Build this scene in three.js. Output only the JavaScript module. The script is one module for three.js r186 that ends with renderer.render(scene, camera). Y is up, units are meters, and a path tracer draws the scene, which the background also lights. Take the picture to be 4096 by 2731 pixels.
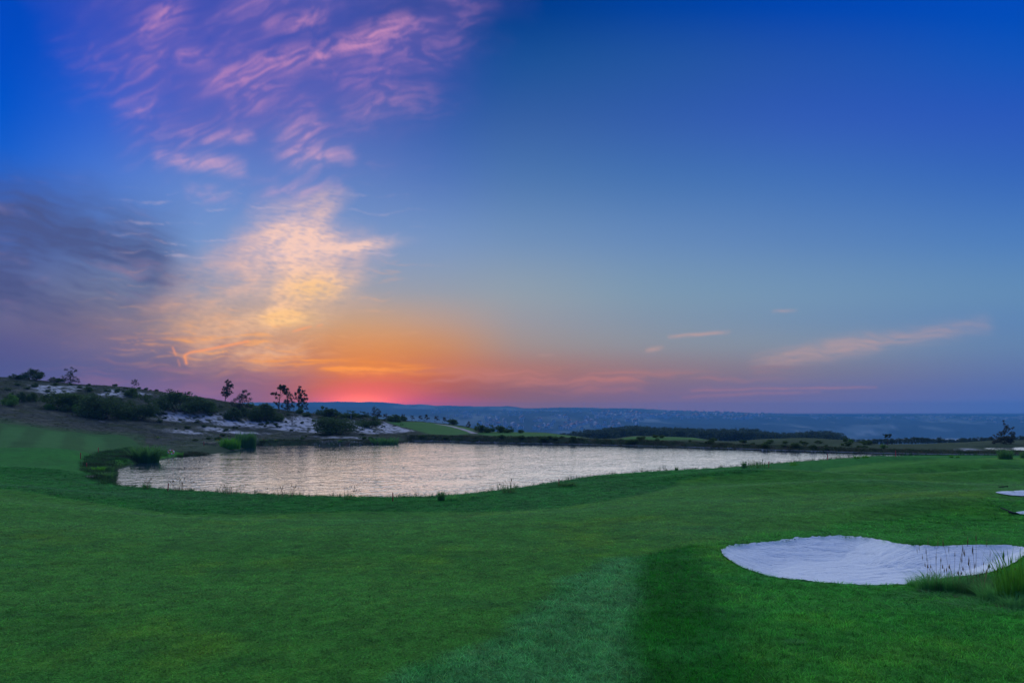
import * as THREE from 'three';
import { mergeGeometries } from 'three/addons/utils/BufferGeometryUtils.js';

// ---------------------------------------------------------------- camera, light, exposure
const F = 682.67, CX = 512, HY = 413, EYE = 7;            // lens constants of a 24 mm full-frame view, eye 7 m above the lake
const scene = new THREE.Scene();
const camera = new THREE.PerspectiveCamera(2 * Math.atan(341 / F) * 180 / Math.PI, 1024 / 682, 0.3, 40000);
camera.position.set(0, EYE, 0);
camera.lookAt(0, EYE, -10);
camera.setViewOffset(1024, 682, 0, -72, 1024, 682);
const renderer = new THREE.WebGLRenderer();
renderer.toneMapping = THREE.LinearToneMapping;
renderer.toneMappingExposure = 1.0;
renderer.shadowMap.enabled = true;
const FILL_AZ = Math.atan((390 - CX) / F), FILL_EL = 40 * Math.PI / 180;
const glowFill = new THREE.DirectionalLight(new THREE.Color(0.93, 0.98, 0.97), 2.05);   // sunset after-glow, raised and widened as an added fill to lift the ground
glowFill.position.set(Math.sin(FILL_AZ) * Math.cos(FILL_EL) * 400, Math.sin(FILL_EL) * 400, -Math.cos(FILL_AZ) * Math.cos(FILL_EL) * 400);
glowFill.target.position.set(0, 0, 0);
glowFill.shadow.radius = 222;
glowFill.castShadow = true;
glowFill.shadow.mapSize.set(4096, 4096);
Object.assign(glowFill.shadow.camera, { left: -300, right: 300, top: 300, bottom: -300, near: 1, far: 1200 });
scene.add(glowFill, glowFill.target);
const HAZE = 1.8e-4;
scene.fog = new THREE.FogExp2(new THREE.Color(0.16, 0.56, 1.0), HAZE);

// ---------------------------------------------------------------- small helpers
function rng(seed) { let a = seed >>> 0; return () => { a = (a + 0x6D2B79F5) | 0; let t = Math.imul(a ^ (a >>> 15), 1 | a); t = (t + Math.imul(t ^ (t >>> 7), 61 | t)) ^ t; return ((t ^ (t >>> 14)) >>> 0) / 4294967296; }; }
const PERM = new Uint8Array(512); { const r = rng(7), p = [...Array(256).keys()]; for (let i = 255; i > 0; i--) { const j = Math.floor(r() * (i + 1)); [p[i], p[j]] = [p[j], p[i]]; } for (let i = 0; i < 512; i++) PERM[i] = p[i & 255]; }
const GX = new Float32Array(256), GY = new Float32Array(256); for (let i = 0; i < 256; i++) { GX[i] = Math.cos(i * 2.39996); GY[i] = Math.sin(i * 2.39996); }
function noise(x, y) {                                      // gradient noise, about -1..1
  const xi = Math.floor(x), yi = Math.floor(y), fx = x - xi, fy = y - yi, X = xi & 255, Y = yi & 255;
  const u = fx * fx * fx * (fx * (fx * 6 - 15) + 10), v = fy * fy * fy * (fy * (fy * 6 - 15) + 10);
  const g = (h, a, b) => GX[h] * a + GY[h] * b;
  const a = g(PERM[PERM[X] + Y], fx, fy), b = g(PERM[PERM[X + 1] + Y], fx - 1, fy), c = g(PERM[PERM[X] + Y + 1], fx, fy - 1), d = g(PERM[PERM[X + 1] + Y + 1], fx - 1, fy - 1);
  return 1.5 * (a + u * (b - a) + v * (c - a + u * (a - b - c + d)));
}
function fbm(x, y, o = 4) { let s = 0, a = 0.55; for (let i = 0; i < o; i++) { s += a * noise(x, y); x = x * 2.03 + 17.3; y = y * 2.03 - 9.1; a *= 0.52; } return s; }
const clamp = (x, a = 0, b = 1) => x < a ? a : x > b ? b : x;
const smooth = (a, b, x) => { const t = clamp((x - a) / (b - a)); return t * t * (3 - 2 * t); };
const lerp = (a, b, t) => a + (b - a) * t;
const lin = (c) => { c /= 255; return c <= 0.04045 ? c / 12.92 : ((c + 0.055) / 1.055) ** 2.4; };
const L3 = (c) => [lin(c[0]), lin(c[1]), lin(c[2])];
function pchip(xs, ys) {                                     // shape-keeping cubic through the points
  const n = xs.length, h = [], dl = [], m = new Array(n).fill(0);
  for (let i = 0; i < n - 1; i++) { h[i] = xs[i + 1] - xs[i]; dl[i] = (ys[i + 1] - ys[i]) / h[i]; }
  for (let i = 1; i < n - 1; i++) if (dl[i - 1] * dl[i] > 0) { const w1 = 2 * h[i] + h[i - 1], w2 = h[i] + 2 * h[i - 1]; m[i] = (w1 + w2) / (w1 / dl[i - 1] + w2 / dl[i]); }
  m[0] = dl[0]; m[n - 1] = dl[n - 2];
  return (x) => {
    if (x <= xs[0]) return ys[0]; if (x >= xs[n - 1]) return ys[n - 1];
    let i = 0; while (x > xs[i + 1]) i++;
    const t = (x - xs[i]) / h[i], t2 = t * t, t3 = t2 * t;
    return (2 * t3 - 3 * t2 + 1) * ys[i] + (t3 - 2 * t2 + t) * h[i] * m[i] + (-2 * t3 + 3 * t2) * ys[i + 1] + (t3 - t2) * h[i] * m[i + 1];
  };
}
function inPoly(x, y, p) { let c = false; for (let i = 0, j = p.length - 1; i < p.length; j = i++) if ((p[i][1] > y) !== (p[j][1] > y) && x < (p[j][0] - p[i][0]) * (y - p[i][1]) / (p[j][1] - p[i][1]) + p[i][0]) c = !c; return c; }
function edgeDist(x, y, p) { let b = 1e9; for (let i = 0, j = p.length - 1; i < p.length; j = i++) { const ax = p[j][0], ay = p[j][1], dx = p[i][0] - ax, dy = p[i][1] - ay, t = clamp(((x - ax) * dx + (y - ay) * dy) / (dx * dx + dy * dy + 1e-9)), ex = ax + t * dx - x, ey = ay + t * dy - y; b = Math.min(b, ex * ex + ey * ey); } return Math.sqrt(b); }
function signed(x, y, p) { const b = p.box ??= [Math.min(...p.map(q => q[0])), Math.max(...p.map(q => q[0])), Math.min(...p.map(q => q[1])), Math.max(...p.map(q => q[1]))]; const k = p.pad ?? 25; if (x < b[0] - k || x > b[1] + k || y < b[2] - k || y > b[3] + k) return k; const d = edgeDist(x, y, p); return inPoly(x, y, p) ? -d : d; }   // negative inside
function rounded(p, n = 6) { const c = new THREE.CatmullRomCurve3(p.map(q => new THREE.Vector3(q[0], 0, q[1])), true, 'centripetal'); return c.getPoints(p.length * n).slice(0, -1).map(v => [v.x, v.z]); }
const taken = {};
function numbered(n) { taken[n] = (taken[n] ?? -1) + 1; return taken[n] ? `${n}_${String(taken[n]).padStart(3, '0')}` : n; }
function tag(o, label, category, group, kind) { o.userData = { label, category }; if (group) o.userData.group = group; if (kind) o.userData.kind = kind; return o; }
function shadows(o) { o.castShadow = o.receiveShadow = true; return o; }
function top(name, geo, mat, label, category, group, kind) { const o = shadows(new THREE.Mesh(geo, mat)); o.name = numbered(name); scene.add(o); return tag(o, label, category, group, kind); }
function thing(name, pos, label, category, group) { const o = new THREE.Group(); o.name = numbered(name); o.position.copy(pos); scene.add(o); return tag(o, label, category, group); }
function part(name, geo, mat, parent) { const o = shadows(new THREE.Mesh(geo, mat)); o.name = name; parent.add(o); return o; }
function geoOf(pos, idx, uv, col) { const g = new THREE.BufferGeometry(); g.setAttribute('position', new THREE.BufferAttribute(pos instanceof Float32Array ? pos : new Float32Array(pos), 3)); if (uv) g.setAttribute('uv', new THREE.BufferAttribute(uv instanceof Float32Array ? uv : new Float32Array(uv), 2)); if (col) g.setAttribute('color', new THREE.BufferAttribute(col instanceof Float32Array ? col : new Float32Array(col), 3)); if (idx) g.setIndex(idx instanceof Uint32Array ? new THREE.BufferAttribute(idx, 1) : idx); g.computeVertexNormals(); return g; }

// ---------------------------------------------------------------- sky (air and clouds only)
{
  const PXS = [0, 100, 200, 300, 361, 440, 520, 650, 800, 1024];
  const ROWS = [
    [0, [0, 72, 190], [22, 74, 186], [36, 74, 176], [28, 74, 168], [18, 70, 158], [5, 64, 145], [0, 60, 140], [0, 65, 158], [0, 69, 174], [0, 75, 186]],
    [60, [3, 78, 196], [30, 84, 196], [50, 85, 186], [44, 82, 176], [38, 80, 170], [27, 77, 160], [29, 81, 153], [34, 84, 161], [34, 83, 173], [21, 84, 185]],
    [120, [12, 88, 202], [48, 100, 205], [70, 102, 192], [76, 105, 186], [68, 101, 180], [56, 96, 172], [55, 97, 165], [52, 95, 171], [50, 93, 181], [43, 90, 186]],
    [180, [40, 102, 202], [76, 120, 206], [96, 132, 202], [98, 131, 198], [95, 128, 192], [85, 121, 186], [80, 120, 177], [72, 116, 178], [67, 113, 183], [57, 106, 186]],
    [240, [75, 112, 190], [96, 132, 198], [116, 147, 200], [125, 151, 198], [125, 150, 195], [120, 148, 192], [113, 144, 185], [102, 138, 185], [92, 132, 185], [79, 126, 187]],
    [290, [102, 111, 159], [125, 135, 166], [133, 148, 176], [156, 156, 170], [158, 158, 170], [150, 157, 172], [142, 157, 173], [123, 151, 177], [112, 146, 180], [97, 138, 181]],
    [320, [105, 103, 142], [133, 121, 140], [155, 142, 146], [190, 158, 138], [198, 158, 130], [182, 154, 142], [153, 152, 160], [131, 148, 168], [116, 143, 174], [96, 133, 178]],
    [345, [88, 90, 140], [114, 106, 140], [140, 122, 136], [196, 138, 108], [216, 144, 94], [200, 140, 104], [161, 142, 140], [139, 142, 154], [125, 140, 162], [98, 129, 171]],
    [370, [80, 89, 141], [95, 96, 141], [124, 104, 131], [168, 112, 114], [214, 122, 76], [196, 116, 92], [166, 116, 112], [141, 119, 131], [121, 121, 146], [93, 117, 165]],
    [390, [88, 92, 146], [105, 98, 146], [128, 101, 139], [146, 98, 118], [196, 96, 72], [166, 94, 96], [138, 100, 116], [121, 105, 135], [106, 108, 150], [82, 108, 165]],
    [405, [85, 95, 150], [105, 100, 150], [125, 100, 146], [142, 96, 118], [182, 88, 76], [152, 90, 102], [122, 98, 122], [110, 102, 140], [98, 104, 150], [75, 105, 165]],
  ].map(([y, ...c]) => [y, ...c.map(L3)]);
  const baseAt = (px, py, ch) => {
    px = clamp(px, 0, 1023.9); py = clamp(py, 0, 404.9);
    let i = 0; while (PXS[i + 1] <= px) i++; let j = 0; while (ROWS[j + 1][0] <= py) j++;
    const s = (px - PXS[i]) / (PXS[i + 1] - PXS[i]), t = (py - ROWS[j][0]) / (ROWS[j + 1][0] - ROWS[j][0]);
    // cubic along both axes so that no band edges show
    const cub = (a, b, c, d, x) => b + 0.5 * x * (c - a + x * (2 * a - 5 * b + 4 * c - d + x * (3 * (b - c) + d - a)));
    const I = [Math.max(i - 1, 0), i, i + 1, Math.min(i + 2, 9)], J = [Math.max(j - 1, 0), j, j + 1, Math.min(j + 2, 10)];
    const r = J.map(q => cub(...I.map(p => ROWS[q][p + 1][ch]), s));
    return Math.max(0, cub(...r, t));
  };
  const ZEN = L3([30, 95, 195]);
  // clouds, drawn in sky directions: soft outlines filled with wind-drawn noise
  const stroke = (x, y, x0, y0, x1, y1, w) => { const dx = x1 - x0, dy = y1 - y0, l = Math.hypot(dx, dy), t = ((x - x0) * dx + (y - y0) * dy) / (l * l), c = clamp(t), e = Math.hypot(x - x0 - c * dx, y - y0 - c * dy); return Math.exp(-e * e / (w * w)) * (0.35 + 0.65 * Math.sin(Math.PI * clamp(0.12 + 0.76 * t))); };
  const PINK = rounded([[60, -120], [520, -120], [470, 20], [440, 80], [415, 130], [380, 160], [300, 178], [235, 180], [165, 162], [120, 100], [80, 30]], 4);
  const PEACH = rounded([[272, 210], [325, 209], [322, 232], [372, 240], [352, 258], [348, 290], [306, 306], [302, 330], [312, 350], [190, 352], [160, 318], [158, 292], [205, 264], [252, 236]], 4);
  const DARK = rounded([[-260, 190], [40, 192], [120, 214], [176, 252], [182, 282], [150, 302], [60, 314], [0, 318], [-260, 330]], 4);
  for (const p of [PINK, PEACH, DARK]) p.pad = 90;
  const pinkStrokes = [[205, 79, 318, 50, 9, 1], [325, 53, 400, 18, 8, 1.25], [145, 24, 180, 8, 9, 1.0], [262, 24, 315, 14, 6, .9], [275, 131, 312, 122, 7, .8], [158, 157, 238, 166, 6, .95], [206, 140, 246, 131, 4, .9], [292, 163, 345, 152, 6, .9], [112, 104, 146, 102, 6, .7], [345, 112, 420, 92, 12, .45], [180, 58, 200, 50, 6, .7], [275, 150, 320, 146, 6, .6], [270, 186, 330, 190, 5, .55], [180, 192, 225, 196, 5, .4]];
  const wisps = [[648, 350, 662, 347, 2.2, .9], [670, 336, 728, 331, 1.8, .8], [772, 312, 796, 310, 1.6, .55], [760, 363, 870, 342, 9, .62], [830, 349, 985, 324, 8, .48], [590, 374, 650, 372, 1.1, .7], [610, 380, 645, 376, 2, .35], [690, 390, 880, 386, 1, .5], [680, 396, 820, 391, 1.6, .3], [475, 378, 640, 383, 7, .3], [440, 372, 560, 370, 4, .35], [540, 355, 556, 354, 1.3, .3]];
  const W = 4096, H = 2048, data = new Float32Array(W * H * 4);
  const HB = 92, TOPK = HAZE, INS = [0.035, 0.12, 0.33];             // height of the hazy layer, its thickness, its own glow
  const mixc = (c, t, a) => { for (let k = 0; k < 3; k++) c[k] = lerp(c[k], t[k], a); };
  const cPink = L3([216, 138, 186]), cPeach = L3([255, 216, 190]), cGold = L3([255, 204, 132]), cMauve = L3([176, 142, 150]), cDark = L3([74, 84, 132]), cOr = L3([255, 158, 62]), cTrail = L3([255, 158, 104]), cWisp = L3([205, 160, 152]), cRose = L3([198, 128, 122]);
  const LW = 1024, LH = 512, low = new Float32Array(LW * LH * 3);
  for (let j = LH / 2 - 1; j < LH; j++) for (let i = 0; i < LW; i++) {
    const e = Math.max(((j + 0.5) / LH - 0.5) * Math.PI, 0.003); let az = ((i + 0.5) / LW - 0.5) * 2 * Math.PI + Math.PI / 2; if (az > Math.PI) az -= 2 * Math.PI;
    const ce = Math.min(Math.abs(az), 1.15), px = CX + F * Math.tan(Math.sign(az) * ce), py = HY - F * Math.tan(Math.min(e, 1.3)) / Math.cos(ce);
    const away = smooth(0.75, 1.7, Math.abs(az)), high = smooth(0.5, 1.1, e);
    for (let k = 0; k < 3; k++) low[(j * LW + i) * 3 + k] = lerp(lerp(baseAt(px, py, k), away > 0 ? baseAt(1024, HY - F * Math.tan(Math.min(e, 1.2)) / 0.8, k) : 0, away), ZEN[k], high);
  }
  const c = [0, 0, 0];
  for (let j = H / 2 - 6; j < H; j++) {
    const el = ((j + 0.5) / H - 0.5) * Math.PI, e = Math.max(el, 0.006);
    const lj = clamp((j + 0.5) / 4 - 0.5, LH / 2, LH - 1.001), j0 = Math.floor(lj), fj = lj - j0;
    const L = Math.min(HB / Math.tan(e), 5200), T = Math.exp(-TOPK * L);
    for (let i = 0; i < W; i++) {
      let az = ((i + 0.5) / W - 0.5) * 2 * Math.PI + Math.PI / 2; if (az > Math.PI) az -= 2 * Math.PI;   // 0 = straight ahead (-z), positive to the right
      const li = (i + 0.5) / 4 - 0.5, i0 = Math.floor(li), fi = li - i0, A = ((i0 + LW) % LW) * 3, B = ((i0 + 1) % LW) * 3;
      for (let k = 0; k < 3; k++) c[k] = lerp(lerp(low[j0 * LW * 3 + A + k], low[j0 * LW * 3 + B + k], fi), lerp(low[(j0 + 1) * LW * 3 + A + k], low[(j0 + 1) * LW * 3 + B + k], fi), fj);
      const px = CX + F * Math.tan(clamp(az, -1.15, 1.15)), py = HY - F * Math.tan(Math.min(e, 1.3)) / Math.cos(clamp(az, -1.15, 1.15));
      if (Math.abs(az) < 1.0 && e < 0.75 && el > -0.01) {
        const wx = 14 * fbm(px / 70, py / 55, 3), wy = 9 * fbm(px / 60 + 40, py / 50, 3), X = px + wx, Y = py + wy;
        // pink cirrus, high left
        if (py < 260 && px < 640) {
          const sp = signed(px + wx * 2.4, py + wy * 2.4, PINK), m = smooth(62, -75, sp), bend = -0.3 - 0.12 * Math.sin(px / 170), ca = Math.cos(bend), sa = Math.sin(bend), a = X * ca + Y * sa, b = -X * sa + Y * ca;
          const ridge = (x, y) => { const q = 1 - Math.abs(noise(x, y)) * 1.5; return q > 0 ? q * q : 0; };
          const soft = 0.5 + 0.62 * fbm(a / 120, b / 44, 5), w2 = noise(a / 46, b / 20), fine = 0.5 + 0.8 * fbm(a / 30 + w2, b / 8, 4), thread = 0.6 * ridge(a / 26 + w2, b / 4.2 + w2) + 0.45 * ridge(a / 14, b / 2.6 + 7), comb = ridge(a / 3.4 + b / 14, b / 11);
          let hot = 0;
          for (const q of pinkStrokes) if (px > q[0] - 90 && px < q[2] + 90 && Math.abs(py - (q[1] + q[3]) / 2) < 70) hot += q[5] * stroke(X - 3, Y - 2, q[0], q[1], q[2], q[3], q[4] * 1.5);
          const wisp = m * smooth(0.42, 0.85, soft) * smooth(0.3, 0.85, fine);
          const bright = clamp((hot * 0.95 * (0.3 + 0.8 * smooth(0.2, 0.8, fine)) + wisp * 0.55) * (0.4 + 0.38 * fine + 0.2 * thread + 0.12 * comb));
          const t = smooth(70, 190, py), tint = L3([216, 176, 200]), violet = L3([126, 106, 184]), rose = L3([214, 148, 190]);
          mixc(c, violet, clamp(m * (0.22 + 0.4 * smooth(.2, .85, soft)) * (0.75 + .3 * fine), 0, .6) * (1 - .6 * t));
          mixc(c, [0, 1, 2].map(k => lerp(rose[k], tint[k], t * .8)), clamp(bright * .72, 0, 0.72));
        }
        // grey-blue cloud bank, left
        if (py > 120 && px < 300) {
          const sd = signed(px + wx * 2, py + wy * 1.6, DARK), m = smooth(46, -40, sd), a = X * 0.97 + Y * 0.24, b = -X * 0.24 + Y * 0.97, n = 0.5 + 0.55 * fbm(a / 120, b / 46, 5), st = 0.5 + 0.75 * fbm(a / 60, b / 5, 4);
          mixc(c, cDark, clamp(m * (0.42 + 0.5 * smooth(0.2, 0.7, n)) * (0.7 + 0.55 * st), 0, .86));
          mixc(c, L3([176, 146, 172]), 0.26 * m * smooth(0.55, 0.9, 0.5 + 0.7 * fbm(a / 80 + 9, b / 22, 4)) * (0.3 + st));
        }
        // peach altocumulus above the sunset: a rose veil with fine bright ripples
        if (py > 150 && py < 395 && px > 60 && px < 480) {
          const sq = signed(px + wx * 2.2, py + wy * 1.5, PEACH), a = X * 0.96 - Y * 0.26, b = X * 0.26 + Y * 0.96, n = 0.5 + 0.6 * fbm(a / 64, b / 24, 4), rip = 0.5 + 0.9 * fbm((px * .94 + py * .34) / 8 + wx / 10, (py * .94 - px * .12) / 2.5 + wy / 5, 3), rip2 = 0.5 + 0.8 * fbm(px / 24 + 3, py / 5, 3);
          const m = smooth(26, -20, sq), right = smooth(180, 300, px + (py - 260) * 0.25);
          const core = Math.exp(-(((px - 316) / 42) ** 2 + ((py - 288) / 17) ** 2)), core2 = Math.exp(-(((px - 302) / 40) ** 2 + ((py - 240) / 26) ** 2)), core3 = Math.exp(-(((px - 290) / 30) ** 2 + ((py - 318) / 9) ** 2)), tongue = Math.exp(-(((px - 352) / 34) ** 2 + ((py - 247 + (px - 352) * .12) / 5) ** 2)), low = smooth(250, 330, py);
          const rose = L3([192, 158, 166]), cream = L3([250, 206, 188]), gold = L3([255, 202, 142]), amber = L3([224, 164, 124]); const rg = (x, y) => { const q = 1 - Math.abs(noise(x, y)) * 1.6; return q > 0 ? q : 0; }; const cell = 0.45 * rg((px * .9 + py * .5) / 8, (py * .95 - px * .2) / 2.6) + 0.6 * rg((px + py * .3) / 20 + wx / 20, (py - px * .13) / 3.4);
          mixc(c, [0, 1, 2].map(k => lerp(rose[k], amber[k], low)), clamp(m * (0.16 + 0.42 * smooth(.3, .85, n)) * (0.4 + 0.5 * rip2 + .4 * cell), 0, .75));
          const g = clamp(.8 * core + .9 * core3 + .5 * low);
          mixc(c, [0, 1, 2].map(k => lerp(cream[k], gold[k], g)), clamp((m * (0.12 + 0.6 * right * smooth(.25, .8, n)) + 0.8 * m * core + 0.85 * m * core2 + .75 * core3 + .95 * tongue) * (0.0 + 0.5 * rip + 0.4 * rip2 + 0.55 * cell), 0, 0.92));
          const st = smooth(0.5, 0.95, 0.5 + 0.8 * fbm(X / 40, Y / 3.4, 4)) * Math.exp(-(((px - 235) / 95) ** 2 + ((py - 344) / 22) ** 2));
          mixc(c, L3([250, 170, 100]), 0.8 * st);
        }
        // thin level streaks of cirrus around it
        if (py > 180 && py < 372 && px < 460) { const s = smooth(0.62, 1, 0.5 + 0.7 * fbm(X / 52, Y / 5.2, 4)) * smooth(470, 320, px) * smooth(60, 190, px) * smooth(176, 210, py) * smooth(376, 340, py); mixc(c, py < 260 ? L3([214, 190, 205]) : L3([240, 176, 130]), 0.42 * s); }
        // low glowing bands
        if (py > 335) {
          const n = 0.5 + 0.8 * fbm(px / 58, (py + wy * .35) / 4.2, 4), m = Math.exp(-(((px - 360) / 62) ** 2 + ((py - 369) / 6) ** 2)) * 0.95 + Math.exp(-(((px - 300) / 46) ** 2 + ((py - 361) / 6) ** 2)) * 0.7 + 0.16 * Math.exp(-(((px - 190) / 55) ** 2 + ((py - 338) / 9) ** 2));
          mixc(c, cOr, clamp(m * (0.25 + 1.0 * smooth(0.3, 0.8, n)), 0, 0.92));
          const q = Math.exp(-(((px - 520) / 190) ** 2 + ((py - 379) / 11) ** 2)); mixc(c, cRose, clamp(0.55 * q * smooth(0.35, 0.9, 0.5 + 0.75 * fbm(X / 90 + 5, Y / 5 + 3, 4)), 0, .6));
          const q2 = Math.exp(-(((px - 200) / 120) ** 2 + ((py - 378) / 16) ** 2)); mixc(c, L3([164, 116, 136]), 0.5 * q2 * smooth(0.4, 0.9, 0.5 + 0.75 * fbm(X / 60 + 15, Y / 6 + 3, 4)));
        }
        for (const s of wisps) if (px > s[0] - 60 && px < s[2] + 60) { const d = stroke(px + wx * .5, py + wy * .25, s[0], s[1], s[2], s[3], s[4]) * (0.15 + 1.0 * (0.5 + 0.8 * fbm(X / 34, Y / 3.4, 4))); mixc(c, py > 365 ? cRose : cWisp, clamp(d * s[5] * .8, 0, .6)); }
        // two vapour trails
        const tr = Math.max(...[[186.5, 363, 184.5, 355], [184.5, 355, 190, 352], [190, 352, 205, 349.5], [205, 349.5, 248, 341]].map(s => { const dx = s[2] - s[0], dy = s[3] - s[1], t = clamp(((px - s[0]) * dx + (py - s[1]) * dy) / (dx * dx + dy * dy)), d = Math.hypot(px - s[0] - t * dx, py - s[1] - t * dy); return Math.exp(-d * d / 1.5); }));
        const tr2 = Math.max(stroke(px, py, 172.5, 346.5, 176, 355, .9), 0.55 * stroke(px, py, 178, 359, 180, 366, .7), 0.9 * stroke(px, py, 293, 331, 311, 326, 1), .6 * stroke(px, py, 317, 325.5, 323, 324, .9));
        mixc(c, cTrail, clamp(0.8 * tr + 0.7 * tr2, 0, 0.85));
        // the last of the sun behind the ridge
        const gl = Math.exp(-(((px - 361) / 30) ** 2) - (((py - 402) / 8) ** 2)), g2 = Math.exp(-(((px - 361) / 60) ** 2) - (((py - 394) / 17) ** 2));
        mixc(c, L3([252, 110, 36]), 0.55 * g2); mixc(c, [1.15, 0.22, 0.02], 0.9 * gl);
      }
      // what the hazy air near the ground takes away is already in the picture of the low sky
      const o = (j * W + i) * 4;
      for (let k = 0; k < 3; k++) data[o + k] = Math.max(0.03 * c[k], (c[k] - INS[k] * (1 - T)) / T);
      data[o + 3] = 1;
    }
  }
  const sky = new THREE.DataTexture(data, W, H, THREE.RGBAFormat, THREE.FloatType);
  sky.mapping = THREE.EquirectangularReflectionMapping; sky.magFilter = THREE.LinearFilter; sky.needsUpdate = true;
  scene.background = sky; scene.environment = sky;
}

// ---------------------------------------------------------------- the lie of the land: profiles of height against distance, station by station round the viewpoint
const NEARD = [
  [-420, [9, 3.6], [18, 3.2], [30, 2.9], [43, 2.6], [70, 3], [100, 4.5], [135, 9], [170, 14], [215, 21], [250, 20], [300, 12]],
  [0, [9, 3.5], [18, 2.95], [30, 2.35], [42, 1.9], [56, 1.55], [90, 2.0], [128, 5.4], [160, 9], [215, 18.3], [250, 17], [300, 8]],
  [60, [9, 3.5], [18, 2.9], [30, 2.2], [42, 1.5], [58, 1.1], [88, 1.9], [130, 3.9], [162, 7.4], [213, 16.5], [250, 15], [300, 8]],
  [114, [9, 3.5], [18, 2.85], [30, 2.05], [43, 1.1], [63, 0.65], [92, 0.85], [132, 2.5], [160, 5.3], [212, 15.3], [250, 13], [300, 7]],
  [160, [9, 3.5], [18, 2.8], [30, 1.95], [43, 0.75], [59, 0.7], [112, 0.9], [145, 2.4], [168, 4.8], [210, 13.7], [250, 11.5], [300, 6]],
  [200, [9, 3.5], [18, 2.8], [30, 1.9], [43, 0.55], [55, 0.72], [126, 0.9], [152, 2.1], [172, 4.0], [208, 11.9], [240, 10], [300, 5]],
  [250, [9, 3.5], [18, 2.8], [30, 1.85], [43, 0.45], [54, 0.72], [152, 1.0], [166, 1.9], [180, 4.0], [205, 9.5], [235, 8], [300, 4]],
  [300, [9, 3.5], [18, 2.8], [30, 1.85], [43, 0.42], [53, 0.72], [155, 1.0], [172, 2.0], [184, 4.3], [203, 7.4], [230, 6.6], [300, 2]],
  [350, [9, 3.5], [18, 2.8], [30, 1.85], [43, 0.42], [51.5, 0.72], [155, 1.0], [172, 2.0], [183, 3.8], [200, 6.2], [225, 5.9], [300, 1]],
  [385, [9, 3.5], [18, 2.8], [30, 1.85], [43, 0.45], [51.5, 0.7], [172, 1.2], [180, 1.8], [192, 3.0], [212, 5.0], [232, 5.0], [300, 0]],
  [420, [9, 3.5], [18, 2.8], [30, 1.9], [43, 0.55], [52, 0.7], [173, 1.3], [185, 2.0], [200, 3.0], [225, 4.3], [240, 4.1], [300, -2]],
  [460, [9, 3.5], [18, 2.8], [30, 1.95], [43, 0.65], [54, 0.7], [170, 1.4], [183, 2.0], [198, 2.6], [222, 3.0], [235, 2.6], [300, -4]],
  [490, [9, 3.5], [18, 2.8], [30, 2.0], [44, 0.75], [56, 0.72], [166, 1.45], [176, 1.7], [186, 1.8], [200, 1.75], [215, 0.5], [300, -5]],
  [540, [9, 3.5], [18, 2.82], [30, 2.05], [45, 0.95], [60, 0.78], [158, 1.45], [170, 1.75], [182, 1.8], [194, 1.6], [210, 0.2], [300, -6]],
  [575, [9, 3.47], [18, 2.83], [30, 2.1], [45, 1.1], [65, 0.85], [155, 1.3], [162, 1.2], [172, 1.1], [185, 0.9], [205, -0.5], [300, -6]],
  [605, [9, 3.45], [18, 2.85], [30, 2.2], [46, 1.25], [68, 0.9], [154, 1.15], [162, 1.0], [172, 0.6], [185, 0], [205, -1.5], [300, -7]],
  [640, [9, 3.45], [18, 2.87], [30, 2.3], [46, 1.4], [71, 0.95], [149, 1.1], [158, 1.35], [168, 1.4], [178, 1.2], [195, -1], [300, -7]],
  [690, [9, 3.45], [18, 2.9], [30, 2.4], [47, 1.55], [74, 1.0], [144, 1.05], [152, 1.2], [162, 1.2], [172, 1.0], [190, -1.2], [300, -8]],
  [725, [9, 3.45], [17.5, 2.9], [30, 2.4], [48, 1.6], [76, 1.05], [141, 0.9], [147, 0.9], [155, 0.7], [166, 0.1], [188, -2], [300, -8]],
  [770, [9, 3.45], [17, 2.9], [30, 2.45], [49, 1.65], [81, 1.1], [135, 0.85], [143, 1.1], [152, 1.25], [163, 1.0], [185, -1.5], [300, -8]],
  [800, [9, 3.45], [17, 2.95], [30, 2.5], [50, 1.65], [84, 1.15], [131, 0.85], [142, 1.35], [152, 1.45], [164, 1.1], [185, -1.5], [300, -8]],
  [840, [9, 3.45], [17, 2.95], [30, 2.6], [50, 1.7], [89, 1.2], [126, 0.8], [138, 1.2], [150, 1.25], [162, 0.6], [185, -2], [300, -8]],
  [870, [9, 3.45], [16.5, 2.95], [30, 2.65], [50, 1.75], [93, 1.22], [123, 0.7], [130, 0.8], [142, 0.6], [156, 0], [180, -2], [300, -8]],
  [920, [9, 3.45], [16.5, 2.97], [30, 2.75], [50, 1.8], [94, 1.22], [120, 0.6], [128, 0.6], [140, 0.55], [155, 0.1], [175, -1], [300, -7]],
  [955, [9, 3.45], [16, 3.0], [29.5, 2.8], [50, 1.8], [94, 1.22], [119, 0.5], [128, 0.7], [140, 0.75], [152, 0.5], [175, -0.5], [300, -7]],
  [1000, [9, 3.45], [16, 3.0], [29, 2.85], [50, 1.85], [93.5, 1.22], [119, 0.4], [126, 0.35], [142, 0.35], [152, 0.45], [175, 0], [300, -6]],
  [1444, [9, 3.5], [16, 3.1], [29, 2.9], [50, 1.95], [93, 1.3], [119, 0.5], [128, 0.5], [142, 0.6], [152, 0.7], [175, 0.2], [300, -6]],
];
const FARD0 = [500, 900, 1500, 2200, 3000, 3800, 5000, 6000, 7500, 9000], FARD = [500, 1000, 1900, 2650, 3150, 3550, 3950, 4300, 4700, 5500];
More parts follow.
